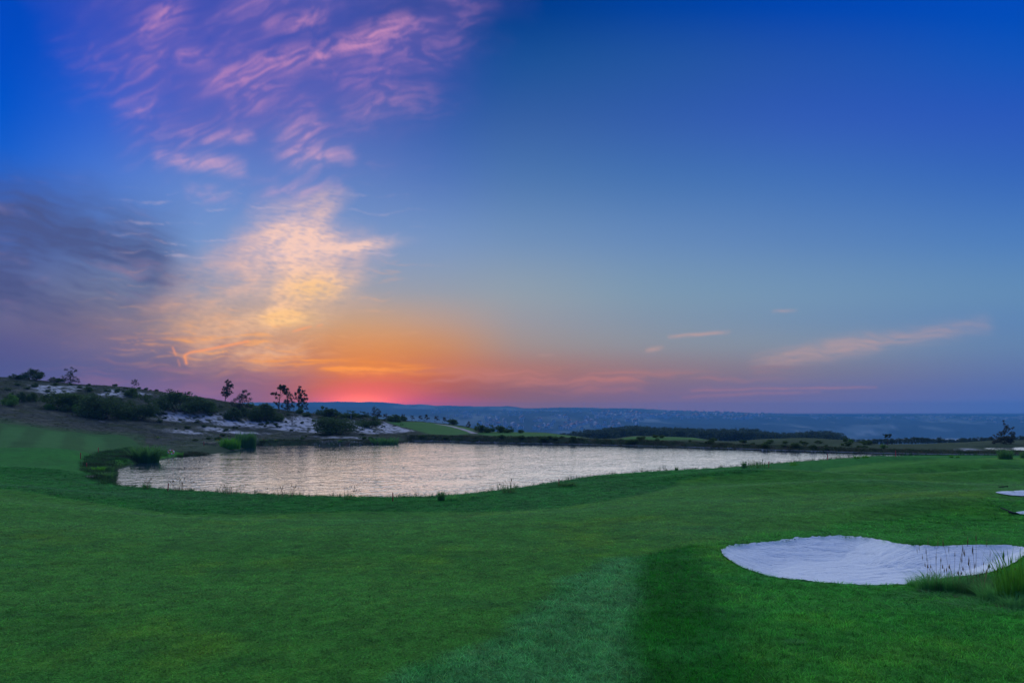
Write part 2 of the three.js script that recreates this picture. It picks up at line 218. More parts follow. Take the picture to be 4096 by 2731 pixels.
const FARH = [
  [-420, 0, -10, -20, -30, -20, -10, 0, 20, 120, 60], [0, 0, -10, -20, -30, -20, -10, 0, 30, 120, 60], [200, -4, -15, -25, -35, -25, -12, 0, 40, 125, 60],
  [305, -10, -25, -38, -42, 5, -25, 57, 20, 129, 60], [322, -10, -25, -38, -42, 4, -25, 55, 20, 134, 60], [340, -10, -25, -38, -42, 3, -25, 55, 20, 142, 60], [354, -10, -25, -38, -42, 2, -25, 54, 20, 134, 60], [375, -10, -25, -38, -42, 2, -25, 54, 20, 134, 60],
  [393, -10, -26, -39, -43, 5, -22, 46, 20, 120, 55], [411, -11, -27, -40, -44, 2, -20, 44, 20, 106, 50], [424, -11, -27, -40, -45, 3, -20, 40, 20, 111, 50], [437, -11, -27, -40, -46, 4, -20, 38, 20, 93, 40],
  [480, -12, -28, -42, -46, 0, -10, 32, 25, 86, 40], [506, -12, -29, -43, -48, -3, -5, 30, 25, 88, 35], [527, -13, -30, -44, -49, -6, 0, 27, 25, 68, 30], [580, -14, -30, -44, -50, -20, -2, 20, 22, 73, 30],
  [650, -15, -32, -46, -46, -35, -38, 8, 18, 53, 20], [692, -15, -33, -50, -50, -42, -42, -5, 12, 34, 10], [760, -16, -35, -55, -60, -50, -48, -15, -2, 7, 0], [807, -16, -36, -60, -80, -60, -50, -25, -15, -23, -30],
  [850, -16, -38, -70, -90, -88, -60, -40, -18, -30, -35], [895, -16, -40, -75, -90, -90, -62, -42, -9, -30, -30], [960, -16, -40, -75, -90, -90, -66, -45, -14, -35, -40], [1024, -16, -40, -75, -90, -90, -70, -48, -19, -40, -40], [1444, -16, -40, -75, -90, -90, -70, -48, -15, -30, -30]];
for (const r of FARH) for (let k = 0; k < 10; k++) { const low = r[k + 1] <= -88; r[k + 1] = low ? -106 : EYE + (r[k + 1] - EYE) * FARD[k] / FARD0[k]; }
const PX0 = -900, PX1 = 1924, COLS = [];
{
  const nx = NEARD.map(s => s[0]), fx = FARH.map(s => s[0]);
  const nd = [], nh = []; for (let k = 1; k <= 11; k++) { nd.push(pchip(nx, NEARD.map(s => s[k][0]))); nh.push(pchip(nx, NEARD.map(s => s[k][1]))); }
  const fh = FARD.map((_, k) => pchip(fx, FARH.map(s => s[k + 1])));
  for (let p = PX0; p <= PX1; p += 2) {
    const xs = [3, ...nd.map(f => f(p)), ...FARD], ys = [3.6, ...nh.map(f => f(p)), ...fh.map(f => f(p))];
    COLS.push(pchip(xs, ys));
  }
}
const toWorld = (px, d) => [(px - CX) / F * d, -d];
// lake outline (waterline); near points are the foot of the bank
const nearShore = [[116, 66], [128, 61.5], [143, 60.5], [183, 58], [231, 56], [279, 54.8], [331, 53.6], [392, 52.8], [435, 53.6], [479, 56.5], [514, 59.3], [557, 64], [601, 69.4], [644, 73.2], [679, 75.2], [740, 79], [775, 83], [806, 86.5], [836, 90.5], [866, 95], [920, 97], [1000, 97], [1200, 96]];
const farPy = [[1200, 455.5], [1024, 455.3], [960, 454.9], [900, 454.0], [870, 453.3], [827, 452.0], [762, 449.9], [697, 447.6], [610, 445.2], [523, 443.4], [435, 441.3], [410, 440.9], [396, 443.2], [348, 444.6], [305, 444.6], [257, 445.0], [250, 446.8], [231, 450.6], [205, 454.6], [174, 456.8], [161, 459.3], [139, 462.4], [117, 468]];
const LAKE = [...nearShore.map(([p, d]) => toWorld(p, d)), ...farPy.map(([p, y]) => toWorld(p, EYE * F / (y - HY)))];
const POND = rounded([[985, 134], [1000, 127], [1060, 125], [1140, 128], [1140, 141], [1040, 142], [1000, 140]].map(([p, d]) => toWorld(p, d)), 3);
const BUNKER = rounded([[722, 553], [727, 546], [745, 542.3], [765, 540.5], [785, 538.3], [818, 536.2], [842, 536.2], [868, 539], [890, 544.5], [915, 549.5], [950, 551.3], [985, 551.2], [1012, 551.5], [1026, 554], [1022, 562], [1005, 570], [975, 576], [935, 579], [908, 582.6], [880, 583.6], [845, 583.7], [815, 582], [785, 578], [752, 570.5], [733, 562]].map(([p, y]) => toWorld(p, bunkerDepth(y))), 4);
function bunkerDepth(y) { return lerp(15.75, 23.2, clamp((583.7 - y) / 47.5) ** 1.15); }
const MOUNDS = [[750, 58, .5, 9, 3.2], [905, 79, .45, 9, 3.6], [975, 68, .5, 10, 3.2], [850, 47, .36, 8, 3.2], [1010, 56, .4, 9, 2.8], [690, 64, .3, 8, 3], [790, 70, -.25, 8, 3], [930, 61, -.3, 9, 3], [250, 36, .26, 12, 3.5], [60, 46, .35, 10, 4], [500, 31, .16, 7, 3], [330, 24, .12, 5, 2.4], [150, 26, .14, 6, 2.6], [950, 28.5, .55, 5, 2.2], [1040, 38, .3, 6, 2.6], [560, 34, .12, 8, 3], [30, 66, .3, 12, 4], [420, 27, .1, 7, 3]].map(([p, d, a, sx, sd]) => [...toWorld(p, d), a * (d > 40 && p > 600 ? (d < 72 ? 1.75 : 1.3) : 1.2), sx, sd]);
const HILL_ROUGH = (px, d) => smooth(110, 140, d) * smooth(460, 380, px);
function land(x, z) {
  const d = -z;
  if (d < 3) return 3.6 + 0.004 * (3 - d);
  const px = clamp(CX + F * x / d, PX0, PX1 - 0.01), q = (px - PX0) / 2, i = Math.floor(q), t = q - i;
  let h = lerp(COLS[i](d), COLS[Math.min(i + 1, COLS.length - 1)](d), t);
  if (d < 110) { for (const m of MOUNDS) { const ex = (x - m[0]) / m[3], ez = (z - m[1]) / m[4], e = ex * ex + ez * ez; if (e < 7) h += m[2] * Math.exp(-e); } h += 0.05 * noise(x / 6, z / 6) * smooth(8, 16, d) + 0.02 * noise(x / 2.1, z / 2.1) * smooth(5, 12, d); }
  if (d > 100 && d < 320) { const r = HILL_ROUGH(px, d); h += r * (0.35 * fbm(x / 14, z / 14, 3) + 0.12 * noise(x / 2.6, z / 2.6)) + (1 - r) * 0.08 * noise(x / 5, z / 5); }
  if (d > 400) h += smooth(400, 1500, d) * (6 * fbm(x / 260, z / 330, 4) + 2.5 * noise(x / 45, z / 60)) * smooth(-106, -92, h);
  return h;
}
function landDepth(px, py) { let d = 12; while (d < 110 && land((px - CX) / F * d, -d) < EYE - (py - HY) / F * d) d *= 1.002; return d; }
const BUNKER2 = rounded([[995.5, 492.4], [1004, 491.4], [1014, 491.0], [1030, 490.2], [1046, 491.5], [1044, 495.6], [1026, 496], [1010, 495]].map(([p, y]) => toWorld(p, landDepth(p, y))), 4);
const BUNKER3 = rounded([[1015.5, 513.2], [1022, 511.6], [1034, 510.4], [1050, 511], [1052, 514.4], [1036, 515.2], [1024, 514.6]].map(([p, y]) => toWorld(p, landDepth(p, y))), 4);
function height(x, z) {
  let h = land(x, z); const d = -z;
  if (d < 28 && d > 12) { const s = signed(x, z, BUNKER); if (s < 1.5) h -= 0.5 * smooth(0.25, -1.6, s) - 0.1 * smooth(1.2, 0.15, s) * smooth(-0.2, 0.1, s); }
  if (d > 28 && d < 50 && x > 20) { const s = Math.min(signed(x, z, BUNKER2), signed(x, z, BUNKER3)); if (s < 0.6) h -= 0.2 * smooth(0.1, -0.9, s); }
  if (d > 45 && d < 185) {
    const s = signed(x, z, LAKE);
    if (s < 0) h = -1.3 * smooth(0, -2.5, s); else if (s < 4) h *= smooth(0, d > 100 ? 3.4 : 1.5, s) ** 0.8;
    const s2 = d > 110 && x > 75 ? signed(x, z, POND) : 9;
    if (s2 < 0) h = -0.8 * smooth(0, -2, s2); else if (s2 < 2) h = lerp(0, h, smooth(0, 2, s2));
  }
  return h;
}
// where the ground is seen along a direction; falls back to the point that comes nearest to it
function hit(px, py, dmin = 4, dmax = 11000) {
  let best = null, bd = 1e9, prev = dmin;
  for (let d = dmin; d < dmax; d *= d < 400 ? 1.004 : 1.01) {
    const x = (px - CX) / F * d, g = height(x, -d), y = EYE - (py - HY) / F * d;
    if (g >= y) { let a = prev, b = d; for (let k = 0; k < 12; k++) { const m = (a + b) / 2; if (height((px - CX) / F * m, -m) >= EYE - (py - HY) / F * m) b = m; else a = m; } const X = (px - CX) / F * b; return new THREE.Vector3(X, height(X, -b), -b); }
    const e = (y - g) / d; if (e < bd) { bd = e; best = new THREE.Vector3(x, g, -d); } prev = d;
  }
  return best;
}
const poly = (pts, dmin, dmax) => pts.map(([p, y]) => { const v = hit(p, y, dmin, dmax); return [v.x, v.z]; });
const on = (x, z, dy = 0) => new THREE.Vector3(x, height(x, z) + dy, z);

// ---------------------------------------------------------------- ground cover zones, as outlines on the ground
const ROUGH_NEAR = rounded(poly([[330, 720], [400, 678], [450, 655], [500, 631], [535, 604], [566, 577], [610, 560], [665, 550], [720, 541], [770, 533], [830, 526], [900, 517], [960, 507], [1024, 500], [1200, 497], [1300, 720]], 4, 80), 4);
const ROUGH_FAR = [...poly([[-300, 484], [0, 488.5], [61, 496.5], [120, 507], [209, 513.5], [300, 512.5], [390, 510.5], [480, 511.7], [544, 508.4], [598, 502], [640, 494], [661, 489.5], [680, 480], [720, 475.5], [759, 471.5], [826, 468], [850, 465.5], [886, 461], [924, 458.3], [1000, 457]], 20, 110), ...[...nearShore].reverse().map(([p, d]) => toWorld(p, d + 1)), ...[[90, 95], [40, 98], [-300, 90]].map(([p, d]) => toWorld(p, d))];
const TEE = rounded(poly([[-140, 452], [-140, 410], [0, 423], [40, 428], [80, 432.5], [118, 435], [131, 440], [134, 446], [120, 451], [80, 455], [30, 455]], 60, 150), 4);
const TEES = [[[476, 433], [490, 431.3], [512, 431.2], [545, 432.2], [570, 434], [582, 437], [560, 437.5], [500, 436.5]], [[614, 440], [628, 436.6], [660, 436.3], [694, 437], [706, 439.6], [680, 440.5], [640, 441]], [[768, 441.5], [785, 438.8], [805, 438.4], [832, 439], [845, 442], [800, 442.5]], [[388, 421.5], [420, 421.3], [450, 424.5], [470, 427.5], [476, 433], [455, 434.5], [430, 433.5], [412, 428.5], [398, 425]]].map(p => poly(p, 150, 240));
const SANDS = [[[150, 417], [152, 410], [157, 401], [172, 402], [171, 410], [185, 412], [200, 412], [214, 410], [228, 416], [245, 418], [262, 420], [280, 418], [300, 415], [312, 416.5], [330, 423], [334, 433.2], [300, 431.8], [270, 428.5], [240, 426.5], [215, 424.5], [200, 421.5], [170, 421]], [[344, 417.5], [365, 424], [385, 421.5], [400, 426], [421, 430.5], [395, 432.6], [360, 432.8], [348, 428]], [[163, 428], [185, 429], [206, 432], [212, 434], [190, 434.5], [165, 431]], [[198, 426], [230, 428.5], [270, 433.5], [240, 434], [205, 430.5]], [[30, 383], [60, 385], [84, 386], [75, 392], [50, 395], [32, 391]], [[94, 393], [110, 388], [126, 391], [126, 396], [94, 396]], [[136, 391], [154, 393.5], [152, 396], [137, 395]], [[950, 449.6], [962, 447.6], [974, 448], [985, 449.5], [968, 450.4]], [[300, 435.5], [330, 436.3], [368, 437.3], [366, 438.6], [330, 437.5]], [[322, 440], [356, 440.6], [374, 441.2], [356, 441.9], [325, 441.2]], [[224, 411], [236, 410], [232, 413], [222, 413.5]]].map(p => poly(p, 110, 225));
const mix3 = (a, b, t) => [lerp(a[0], b[0], t), lerp(a[1], b[1], t), lerp(a[2], b[2], t)];
const C = { fair: [0.056, 0.245, 0.026], fairY: [0.086, 0.255, 0.018], fairB: [0.046, 0.225, 0.044], rough: [0.016, 0.225, 0.020], roughD: [0.018, 0.135, 0.022], scrub: [0.064, 0.076, 0.058], straw: [0.150, 0.155, 0.108], olive: [0.050, 0.068, 0.028], sand: [0.54, 0.55, 0.55], bank: [0.040, 0.072, 0.030], soil: [0.055, 0.048, 0.040] };
function cover(x, z) {                                        // 0 fairway, 1 longer grass, 2 wild ground; colour of the ground there
  const d = -z, px = CX + F * x / Math.max(d, 3), n1 = fbm(x / 9, z / 9, 4), n2 = fbm(x / 1.7 + 30, z / 1.7, 3), n3 = fbm(x / 0.5, z / 0.5 + 11, 2);
  if (d < 112 && !(d > 56 && signed(x, z, LAKE) < 0.4) && !(px < 140 && d > 95)) {
    const ws = signed(x + n2 * 0.35, z + n2 * 0.5, ROUGH_NEAR), wf = signed(x + n2 * 0.4, z + n1 * 0.7, ROUGH_FAR);
    let c = mix3(C.fair, C.fairY, smooth(0.05, 0.55, n1 + 0.35 * n2)); c = mix3(c, C.roughD, 0.45 * smooth(0.1, 0.6, fbm(x / 3.5 + 20, z / 1.6, 3))); c = mix3(c, C.fairB, 0.8 * smooth(0.1, 0.7, fbm(x / 14 + 50, z / 7, 3)));
    let r = mix3(mix3(C.rough, C.fairB, 0.75 * smooth(0.0, 0.6, fbm(x / 5 + 9, z / 5, 3))), C.roughD, smooth(0.15, 0.7, -n1));
    if (d < 30 && ws < 1) { const q = x - 0.2 * (d - 9) + 0.25 * n2, b1 = smooth(1.2, 1.9, q), b2 = smooth(2.9, 3.7, q); r = mix3(mix3([0.072, 0.285, 0.070], [0.012, 0.165, 0.008], b1), mix3([0.044, 0.275, 0.026], [0.075, 0.275, 0.022], smooth(-.1, .5, n1 + .4 * n2)), b2); r = mix3(r, [0.034, 0.225, 0.034], 0.6 * smooth(0.1, 0.55, fbm(x / 2.3 + 60, z / 2.3, 3))); }
    const k = d < 60 && px > 250 ? smooth(0.25, -0.25, ws) : 0, k2 = smooth(0.4, -0.4, wf);
    c = mix3(c, r, k); c = mix3(c, mix3(C.roughD, C.rough, 0.5 + 0.5 * n1), k2 * 0.9);
    const v = 1 + 0.28 * n2 + 0.3 * n3 + (d < 34 ? 0.22 * noise(x * 14, z * 14) + 0.10 * noise(x * 3.7, z * 3) : 0);
    return { zone: k > 0.5 || k2 > 0.5 ? 1 : 0, c: c.map(q => q * v), far: k2 > 0.5 };
  }
  const t = signed(x, z, TEE);
  if (t < 0.6 && px < 160) { const s = Math.sin((x - 0.62 * z) / 1.18 * Math.PI / 3.0 + 0.6), a = smooth(-0.6, 0.6, s + 0.5 * n1 + 0.3 * n2) * smooth(6, 0, Math.max(0, t + 6)); let c = mix3([0.036, 0.130, 0.028], [0.050, 0.185, 0.040], a * 0.9 + 0.05); const v = 1 + 0.15 * n2 + 0.1 * n1; return { zone: 0, c: c.map(q => q * v) }; }
  for (const p of TEES) { const s = signed(x, z, p); if (s < 1) return { zone: 0, c: mix3([0.055, 0.175, 0.035].map(q => q * (1 + .15 * n2)), C.bank, smooth(-1, 1, s)) }; }
  if (d < 330) {
    const left = smooth(470, 385, px), w = signed(x, z, LAKE);
    let c = mix3(C.scrub, C.straw, smooth(0.0, 0.6, n1 * 0.7 + n2 * 0.5)); c = mix3(c, C.olive, smooth(-0.1, 0.45, fbm(x / 5 + 70, z / 5, 4) + 0.25 * smooth(165, 185, d)));
    c = mix3(mix3(C.bank, mix3(C.straw, [0.046, 0.092, 0.032], 0.88), smooth(0.0, 0.6, n1 + 0.3 * n2)), c, left);
    c = mix3(c, mix3(C.bank, C.soil, smooth(-.2, .5, n2)), smooth(7, 2, w + 3 * n2));
    if (px > 110 && px < 300) c = mix3(c, [0.046, 0.085, 0.036], 0.75 * smooth(17, 5, w + 5 * n1 + 2 * n2));
    if (px < 145 && t < 14) c = mix3(c, [0.045, 0.11, 0.032], smooth(12, 1, t + 4 * n1) * 0.8);
    let sa = 0; for (const p of SANDS) { const s = signed(x, z, p); if (s < 6) sa = Math.max(sa, smooth(1.4, -2.6, s + 2.2 * fbm(x / 3.2, z / 3.2, 3))); }
    sa *= smooth(0.30, -0.02, fbm(x / 1.3 + 4, z / 1.6, 3) + 0.4 * fbm(x / 4.5 + 40, z / 9, 3) + 0.05);
    if (left > 0.3 && d > 150) sa = Math.max(sa, 0.55 * smooth(0.42, 0.65, fbm(x / 6 + 90, z / 2.2, 3)));
    const v = 1 + 0.25 * n2 + 0.2 * n3;
    return { zone: 2, c: mix3(c.map(q => q * v), C.sand.map(q => q * (1 + 0.06 * n3)), sa), sand: sa };
  }
  // valley: woods, fields, bare patches; haze painted in by paler, greyer colours
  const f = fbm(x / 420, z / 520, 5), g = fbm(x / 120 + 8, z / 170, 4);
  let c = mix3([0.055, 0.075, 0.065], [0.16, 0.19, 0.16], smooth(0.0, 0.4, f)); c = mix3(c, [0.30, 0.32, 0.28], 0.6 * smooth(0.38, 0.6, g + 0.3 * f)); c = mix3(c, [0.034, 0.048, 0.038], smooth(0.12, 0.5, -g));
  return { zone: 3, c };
}

// ---------------------------------------------------------------- textures: grain of turf and soil, ripples of the lake, sand
function tex(n, fn, srgb = false) { const a = new Uint8Array(n * n * 4); for (let j = 0; j < n; j++) for (let i = 0; i < n; i++) { const v = fn(i / n, j / n), o = (j * n + i) * 4; a[o] = 255 * clamp(v[0] ?? v); a[o + 1] = 255 * clamp(v[1] ?? v); a[o + 2] = 255 * clamp(v[2] ?? v); a[o + 3] = 255; } const t = new THREE.DataTexture(a, n, n, THREE.RGBAFormat); t.wrapS = t.wrapT = THREE.RepeatWrapping; t.magFilter = THREE.LinearFilter; t.minFilter = THREE.LinearMipmapLinearFilter; t.generateMipmaps = true; if (srgb) t.colorSpace = THREE.SRGBColorSpace; t.needsUpdate = true; return t; }
// tiling noise: blends four shifted copies
function tiled(fn) { return (u, v) => { const a = fn(u, v), b = fn(u - 1, v), c = fn(u, v - 1), d = fn(u - 1, v - 1), s = smooth(0, 1, u), t = smooth(0, 1, v); const q = lerp(lerp(a, b, s), lerp(c, d, s), t), w = Math.sqrt(((1 - s) ** 2 + s ** 2) * ((1 - t) ** 2 + t ** 2)); return q / w; }; }
const turfN = tiled((u, v) => 0.55 * fbm(u * 90, v * 90, 2) + 0.4 * fbm(u * 26, v * 26, 3)), soilN = tiled((u, v) => fbm(u * 40, v * 40, 4));
const waveN = tiled((u, v) => { const w = 0.35 * noise(u * 5, v * 5); const a = fbm(u * 11 + w, v * 13, 3), b = fbm(u * 34 + 7, v * 40 + w, 2), c = fbm(u * 4, v * 5 + 3, 2); return (0.5 * a + 0.24 * b) * (0.75 + 0.9 * fbm(u * 2.3 + 5, v * 2.3, 2)) + 0.16 * c; });
const turfT = tex(1024, (u, v) => 0.80 + 0.24 * turfN(u, v)), turfB = tex(1024, (u, v) => 0.5 + 0.55 * turfN(u, v));
const waveB = tex(1024, (u, v) => 0.5 + 0.42 * waveN(u, v));
const sandN = tiled((u, v) => 0.55 * fbm(u * 5 + 0.8 * noise(u * 3, v * 3), v * 42, 3) + 0.35 * fbm(u * 14, v * 16, 3) + 0.4 * fbm(u * 70, v * 70, 2));
const sandT = tex(512, (u, v) => 0.88 + 0.18 * sandN(u, v)), sandB = tex(512, (u, v) => 0.5 + 0.5 * sandN(u, v));

// ---------------------------------------------------------------- ground sheets
function sheet(pxs, ds, yOff = 0) {
  const n = pxs.length, m = ds.length, pos = new Float32Array(n * m * 3), uv = new Float32Array(n * m * 2), col = new Float32Array(n * m * 3), idx = new Uint32Array((n - 1) * (m - 1) * 6);
  let k = 0;
  for (let j = 0; j < m; j++) for (let i = 0; i < n; i++) { const x = (pxs[i] - CX) / F * ds[j], z = -ds[j], o = j * n + i, c = cover(x, z).c; pos.set([x, height(x, z) + yOff, z], o * 3); uv.set([x / 2.6, z / 2.6], o * 2); col.set(c, o * 3); }
  for (let j = 0; j < m - 1; j++) for (let i = 0; i < n - 1; i++) { const a = j * n + i; idx[k++] = a; idx[k++] = a + 1; idx[k++] = a + n; idx[k++] = a + 1; idx[k++] = a + n + 1; idx[k++] = a + n; }
  return geoOf(pos, idx, uv, col);
}
const groundMat = new THREE.MeshPhysicalMaterial({ specularIntensity: 0.12, vertexColors: true, map: turfT, bumpMap: turfB, bumpScale: 0.05, roughness: 0.95 });
groundMat.name = 'turf';
{
  const pxs = []; for (let p = -460; p <= 1484; p += p > -40 && p < 1064 ? 2 : 8) pxs.push(p);
  const ds = []; for (let d = 3; d < 300; d *= d < 110 ? 1.0125 : d < 225 ? 1.0055 : 1.02) ds.push(d); ds.push(300);
  top('ground', sheet(pxs, ds), groundMat, 'rolling golf course ground of mown grass and sandy scrub hill', 'ground', null, 'structure');
  const vp = []; for (let p = -880; p <= 1900; p += p > -40 && p < 1064 ? 3 : 12) vp.push(p);
  const vd = [300]; for (let d = 312; d < 5500; d *= 1.02) vd.push(d); vd.push(5500);
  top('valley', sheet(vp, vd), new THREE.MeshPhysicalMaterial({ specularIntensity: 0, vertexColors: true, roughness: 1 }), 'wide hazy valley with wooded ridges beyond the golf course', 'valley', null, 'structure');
  const g = new THREE.PlaneGeometry(240, 120, 60, 30); g.rotateX(-Math.PI / 2); g.translate(0, 3.585, 57.2);
  const gc = [], gp = g.attributes.position; for (let i = 0; i < gp.count; i++) { const x = gp.getX(i), z = gp.getZ(i), n = fbm(x / 9, z / 9, 4); gc.push(...mix3(C.fair, C.rough, smooth(-.3, .5, n))); }
  g.setAttribute('color', new THREE.Float32BufferAttribute(gc, 3)); const u = g.attributes.uv; for (let i = 0; i < u.count; i++) u.setXY(i, gp.getX(i) / 2.6, gp.getZ(i) / 2.6);
  top('lawn', g, groundMat, 'level mown lawn behind the viewpoint', 'lawn', null, 'structure');
}
// water
const waterMat = new THREE.MeshPhysicalMaterial({ color: new THREE.Color(0.018, 0.035, 0.045), roughness: 0.06, ior: 1.333, bumpMap: waveB, bumpScale: 0.24 });
waterMat.name = 'rippled_water';
function waterSheet(outline, y, grow) {
  const cx = outline.reduce((s, p) => s + p[0], 0) / outline.length, cz = outline.reduce((s, p) => s + p[1], 0) / outline.length;
  const sh = new THREE.Shape(outline.map(([x, z]) => { const dx = x - cx, dz = z - cz, l = Math.hypot(dx, dz); return new THREE.Vector2(x + dx / l * grow, -(z + dz / l * grow)); }));
  const g = new THREE.ShapeGeometry(sh); g.rotateX(-Math.PI / 2); g.translate(0, y, 0);
  const p = g.attributes.position, u = g.attributes.uv; for (let i = 0; i < p.count; i++) u.setXY(i, p.getX(i) / 18, p.getZ(i) / 18);
  return g;
}
top('lake', waterSheet(LAKE, 0, 1.2), waterMat, 'wind-rippled lake mirroring the sunset sky', 'lake', null, 'structure');
top('pond', waterSheet(POND, 0.05, 0.6), waterMat, 'pale pond at the edge of the scrub by the lone tall tree', 'pond', null, 'structure');
top('lagoon', waterSheet([[845, 2680], [1000, 2620], [1300, 2600], [1700, 2620], [1700, 3080], [1200, 3120], [960, 3060], [865, 2960]].map(([p, d]) => toWorld(p, d)), -104, 1), new THREE.MeshPhysicalMaterial({ color: new THREE.Color(0.05, 0.10, 0.13), roughness: 0.5, ior: 1.33, specularIntensity: 0.35 }), 'pale blue lagoon on the misty valley floor', 'lagoon', null, 'structure');
// sand
const TRACKS = [[[824, 568.6], [850, 567.4], [885, 567.4], [922, 569]], [[862, 564], [890, 564.4], [925, 567]], [[750, 562], [760, 563.6], [771, 566]], [[772, 570], [782, 573], [790, 576]], [[768, 556], [800, 560], [840, 561.5]], [[800, 575], [840, 574], [900, 575], [930, 573]], [[790, 546], [815, 550], [845, 553], [880, 555]]].map(p => poly(p, 14, 26));
function trackDepth(x, z) { let e = 0; for (const p of TRACKS) for (let i = 0; i < p.length - 1; i++) { const ax = p[i][0], az = p[i][1], dx = p[i + 1][0] - ax, dz = p[i + 1][1] - az, t = clamp(((x - ax) * dx + (z - az) * dz) / (dx * dx + dz * dz)), d = Math.hypot(x - ax - t * dx, z - az - t * dz); if (d < .3) { const q = d / 0.05; e = Math.max(e, Math.exp(-q * q) - 0.5 * Math.exp(-(((d - .11) / .05) ** 2))); } } return e; }
function sandSheet(outline, n, lift) {
  const box = [1e9, -1e9, 1e9, -1e9]; for (const [x, z] of outline) { box[0] = Math.min(box[0], x); box[1] = Math.max(box[1], x); box[2] = Math.min(box[2], z); box[3] = Math.max(box[3], z); }
  const c = [(box[0] + box[1]) / 2, (box[2] + box[3]) / 2], fine = [], rings = n, m = outline.length * 6;
  for (let i = 0; i < m; i++) { const a = outline[Math.floor(i / 6)], b = outline[(Math.floor(i / 6) + 1) % outline.length], t = (i % 6) / 6, x = lerp(a[0], b[0], t), z = lerp(a[1], b[1], t), j = 0.05 * noise(x * 4, z * 4) + 0.03 * noise(x * 13, z * 13), l = Math.hypot(x - c[0], z - c[1]); fine.push([x + (x - c[0]) / l * j, z + (z - c[1]) / l * j]); }
  const spine = (x) => { return c[1]; };
  const pos = [], uv = [], idx = [];
  for (let r = 0; r <= rings; r++) for (let i = 0; i < m; i++) {
    const t = 1 - r / rings, sx = clamp(fine[i][0], box[0] + (box[1] - box[0]) * .18, box[1] - (box[1] - box[0]) * .18), sz = lerp(spineZ(outline, sx), 0, 0);
    const x = lerp(sx, fine[i][0], t), z = lerp(sz, fine[i][1], t);
    const ripple = 0.012 * noise(x * 2.2, z * 5) + 0.02 * noise(x * 0.9 + 8, z * 1.4) + 0.012 * Math.sin(z * 17 + x * 2.5 + 2.5 * noise(x * .7, z * .7)) * smooth(-.1, .4, noise(x * .5 + 3, z * .6)) ;
    pos.push(x, height(x, z) + lift + (r ? ripple - (n > 40 ? 0.03 * trackDepth(x, z) : 0) : 0), z); uv.push(x / 2, z / 2);
  }
  for (let r = 0; r < rings; r++) for (let i = 0; i < m; i++) { const a = r * m + i, b = r * m + (i + 1) % m; idx.push(a, a + m, b, b, a + m, b + m); }
  const g = geoOf(pos, idx, uv); const nn = g.attributes.normal; let s = 0; for (let i = 0; i < nn.count; i++) s += nn.getY(i); if (s < 0) { g.setIndex(idx.reverse()); g.computeVertexNormals(); }
  return g;
}
function spineZ(outline, x) { let lo = 1e9, hi = -1e9; for (let i = 0, j = outline.length - 1; i < outline.length; j = i++) { const a = outline[j], b = outline[i]; if ((a[0] - x) * (b[0] - x) <= 0 && a[0] !== b[0]) { const z = a[1] + (x - a[0]) / (b[0] - a[0]) * (b[1] - a[1]); lo = Math.min(lo, z); hi = Math.max(hi, z); } } return (lo + hi) / 2; }
const sandMat = new THREE.MeshStandardMaterial({ color: new THREE.Color(0.80, 0.84, 0.80), map: sandT, bumpMap: sandB, bumpScale: 0.07, roughness: 1 });
sandMat.name = 'white_sand';
top('sand_bunker', sandSheet(BUNKER, 60, 0.05), sandMat, 'large kidney-shaped bunker of raked white sand beside the long grass', 'bunker', 'sand bunkers', 'structure');
top('sand_bunker', sandSheet(BUNKER2, 8, 0.04), sandMat, 'small farther bunker of white sand at the fairway edge', 'bunker', 'sand bunkers', 'structure');
top('sand_bunker', sandSheet(BUNKER3, 8, 0.04), sandMat, 'sliver of a white sand bunker beside the lying rake', 'bunker', 'sand bunkers', 'structure');
// strip draped on the ground along points
function strip(pts, width, lift, curb = 0) {
  const c = new THREE.CatmullRomCurve3(pts.map(([x, z]) => new THREE.Vector3(x, 0, z))), n = pts.length * 8, pos = [], idx = [], uv = [];
  for (let i = 0; i <= n; i++) { const p = c.getPoint(i / n), t = c.getTangent(i / n), nx = -t.z, nz = t.x; for (const s of [-1, 1]) { const x = p.x + nx * s * width / 2, z = p.z + nz * s * width / 2, h = Math.max(height(x, z), height(p.x, p.z) - .05) + lift; pos.push(x, h, z, x + nx * s * .02, h - 0.3, z + nz * s * .02); uv.push(i * .5, s, i * .5, s * 1.2); } }
  for (let i = 0; i < n; i++) { const a = i * 4, b = a + 4; idx.push(a, a + 2, b, b, a + 2, b + 2, a + 1, a, b + 1, b + 1, a, b, a + 2, a + 3, b + 2, b + 2, a + 3, b + 3); }
  return geoOf(pos, idx, uv);
}
top('cart_path', strip(poly([[437, 423.6], [444, 424.6], [452, 426], [459, 427.8], [465, 429.6], [470, 431.2], [475, 433.2]], 170, 245), 1.7, 0.06), new THREE.MeshStandardMaterial({ color: new THREE.Color(0.24, 0.23, 0.22), roughness: 0.95 }), 'pale concrete cart path curving over the far fairway', 'path', null, 'structure');
{
  const pts = farPy.filter(([p]) => p >= 405 && p <= 1100).map(([p, y]) => toWorld(p, EYE * F / (y - HY) + 0.35));
  const c = new THREE.CatmullRomCurve3(pts.map(([x, z]) => new THREE.Vector3(x, 0.16, z)));
  top('shore_edging', new THREE.TubeGeometry(c, 160, 0.06, 5), new THREE.MeshStandardMaterial({ color: new THREE.Color(0.30, 0.31, 0.33), roughness: 0.6 }), 'thin pale edging strip along the far waterline of the lake', 'edging');
}

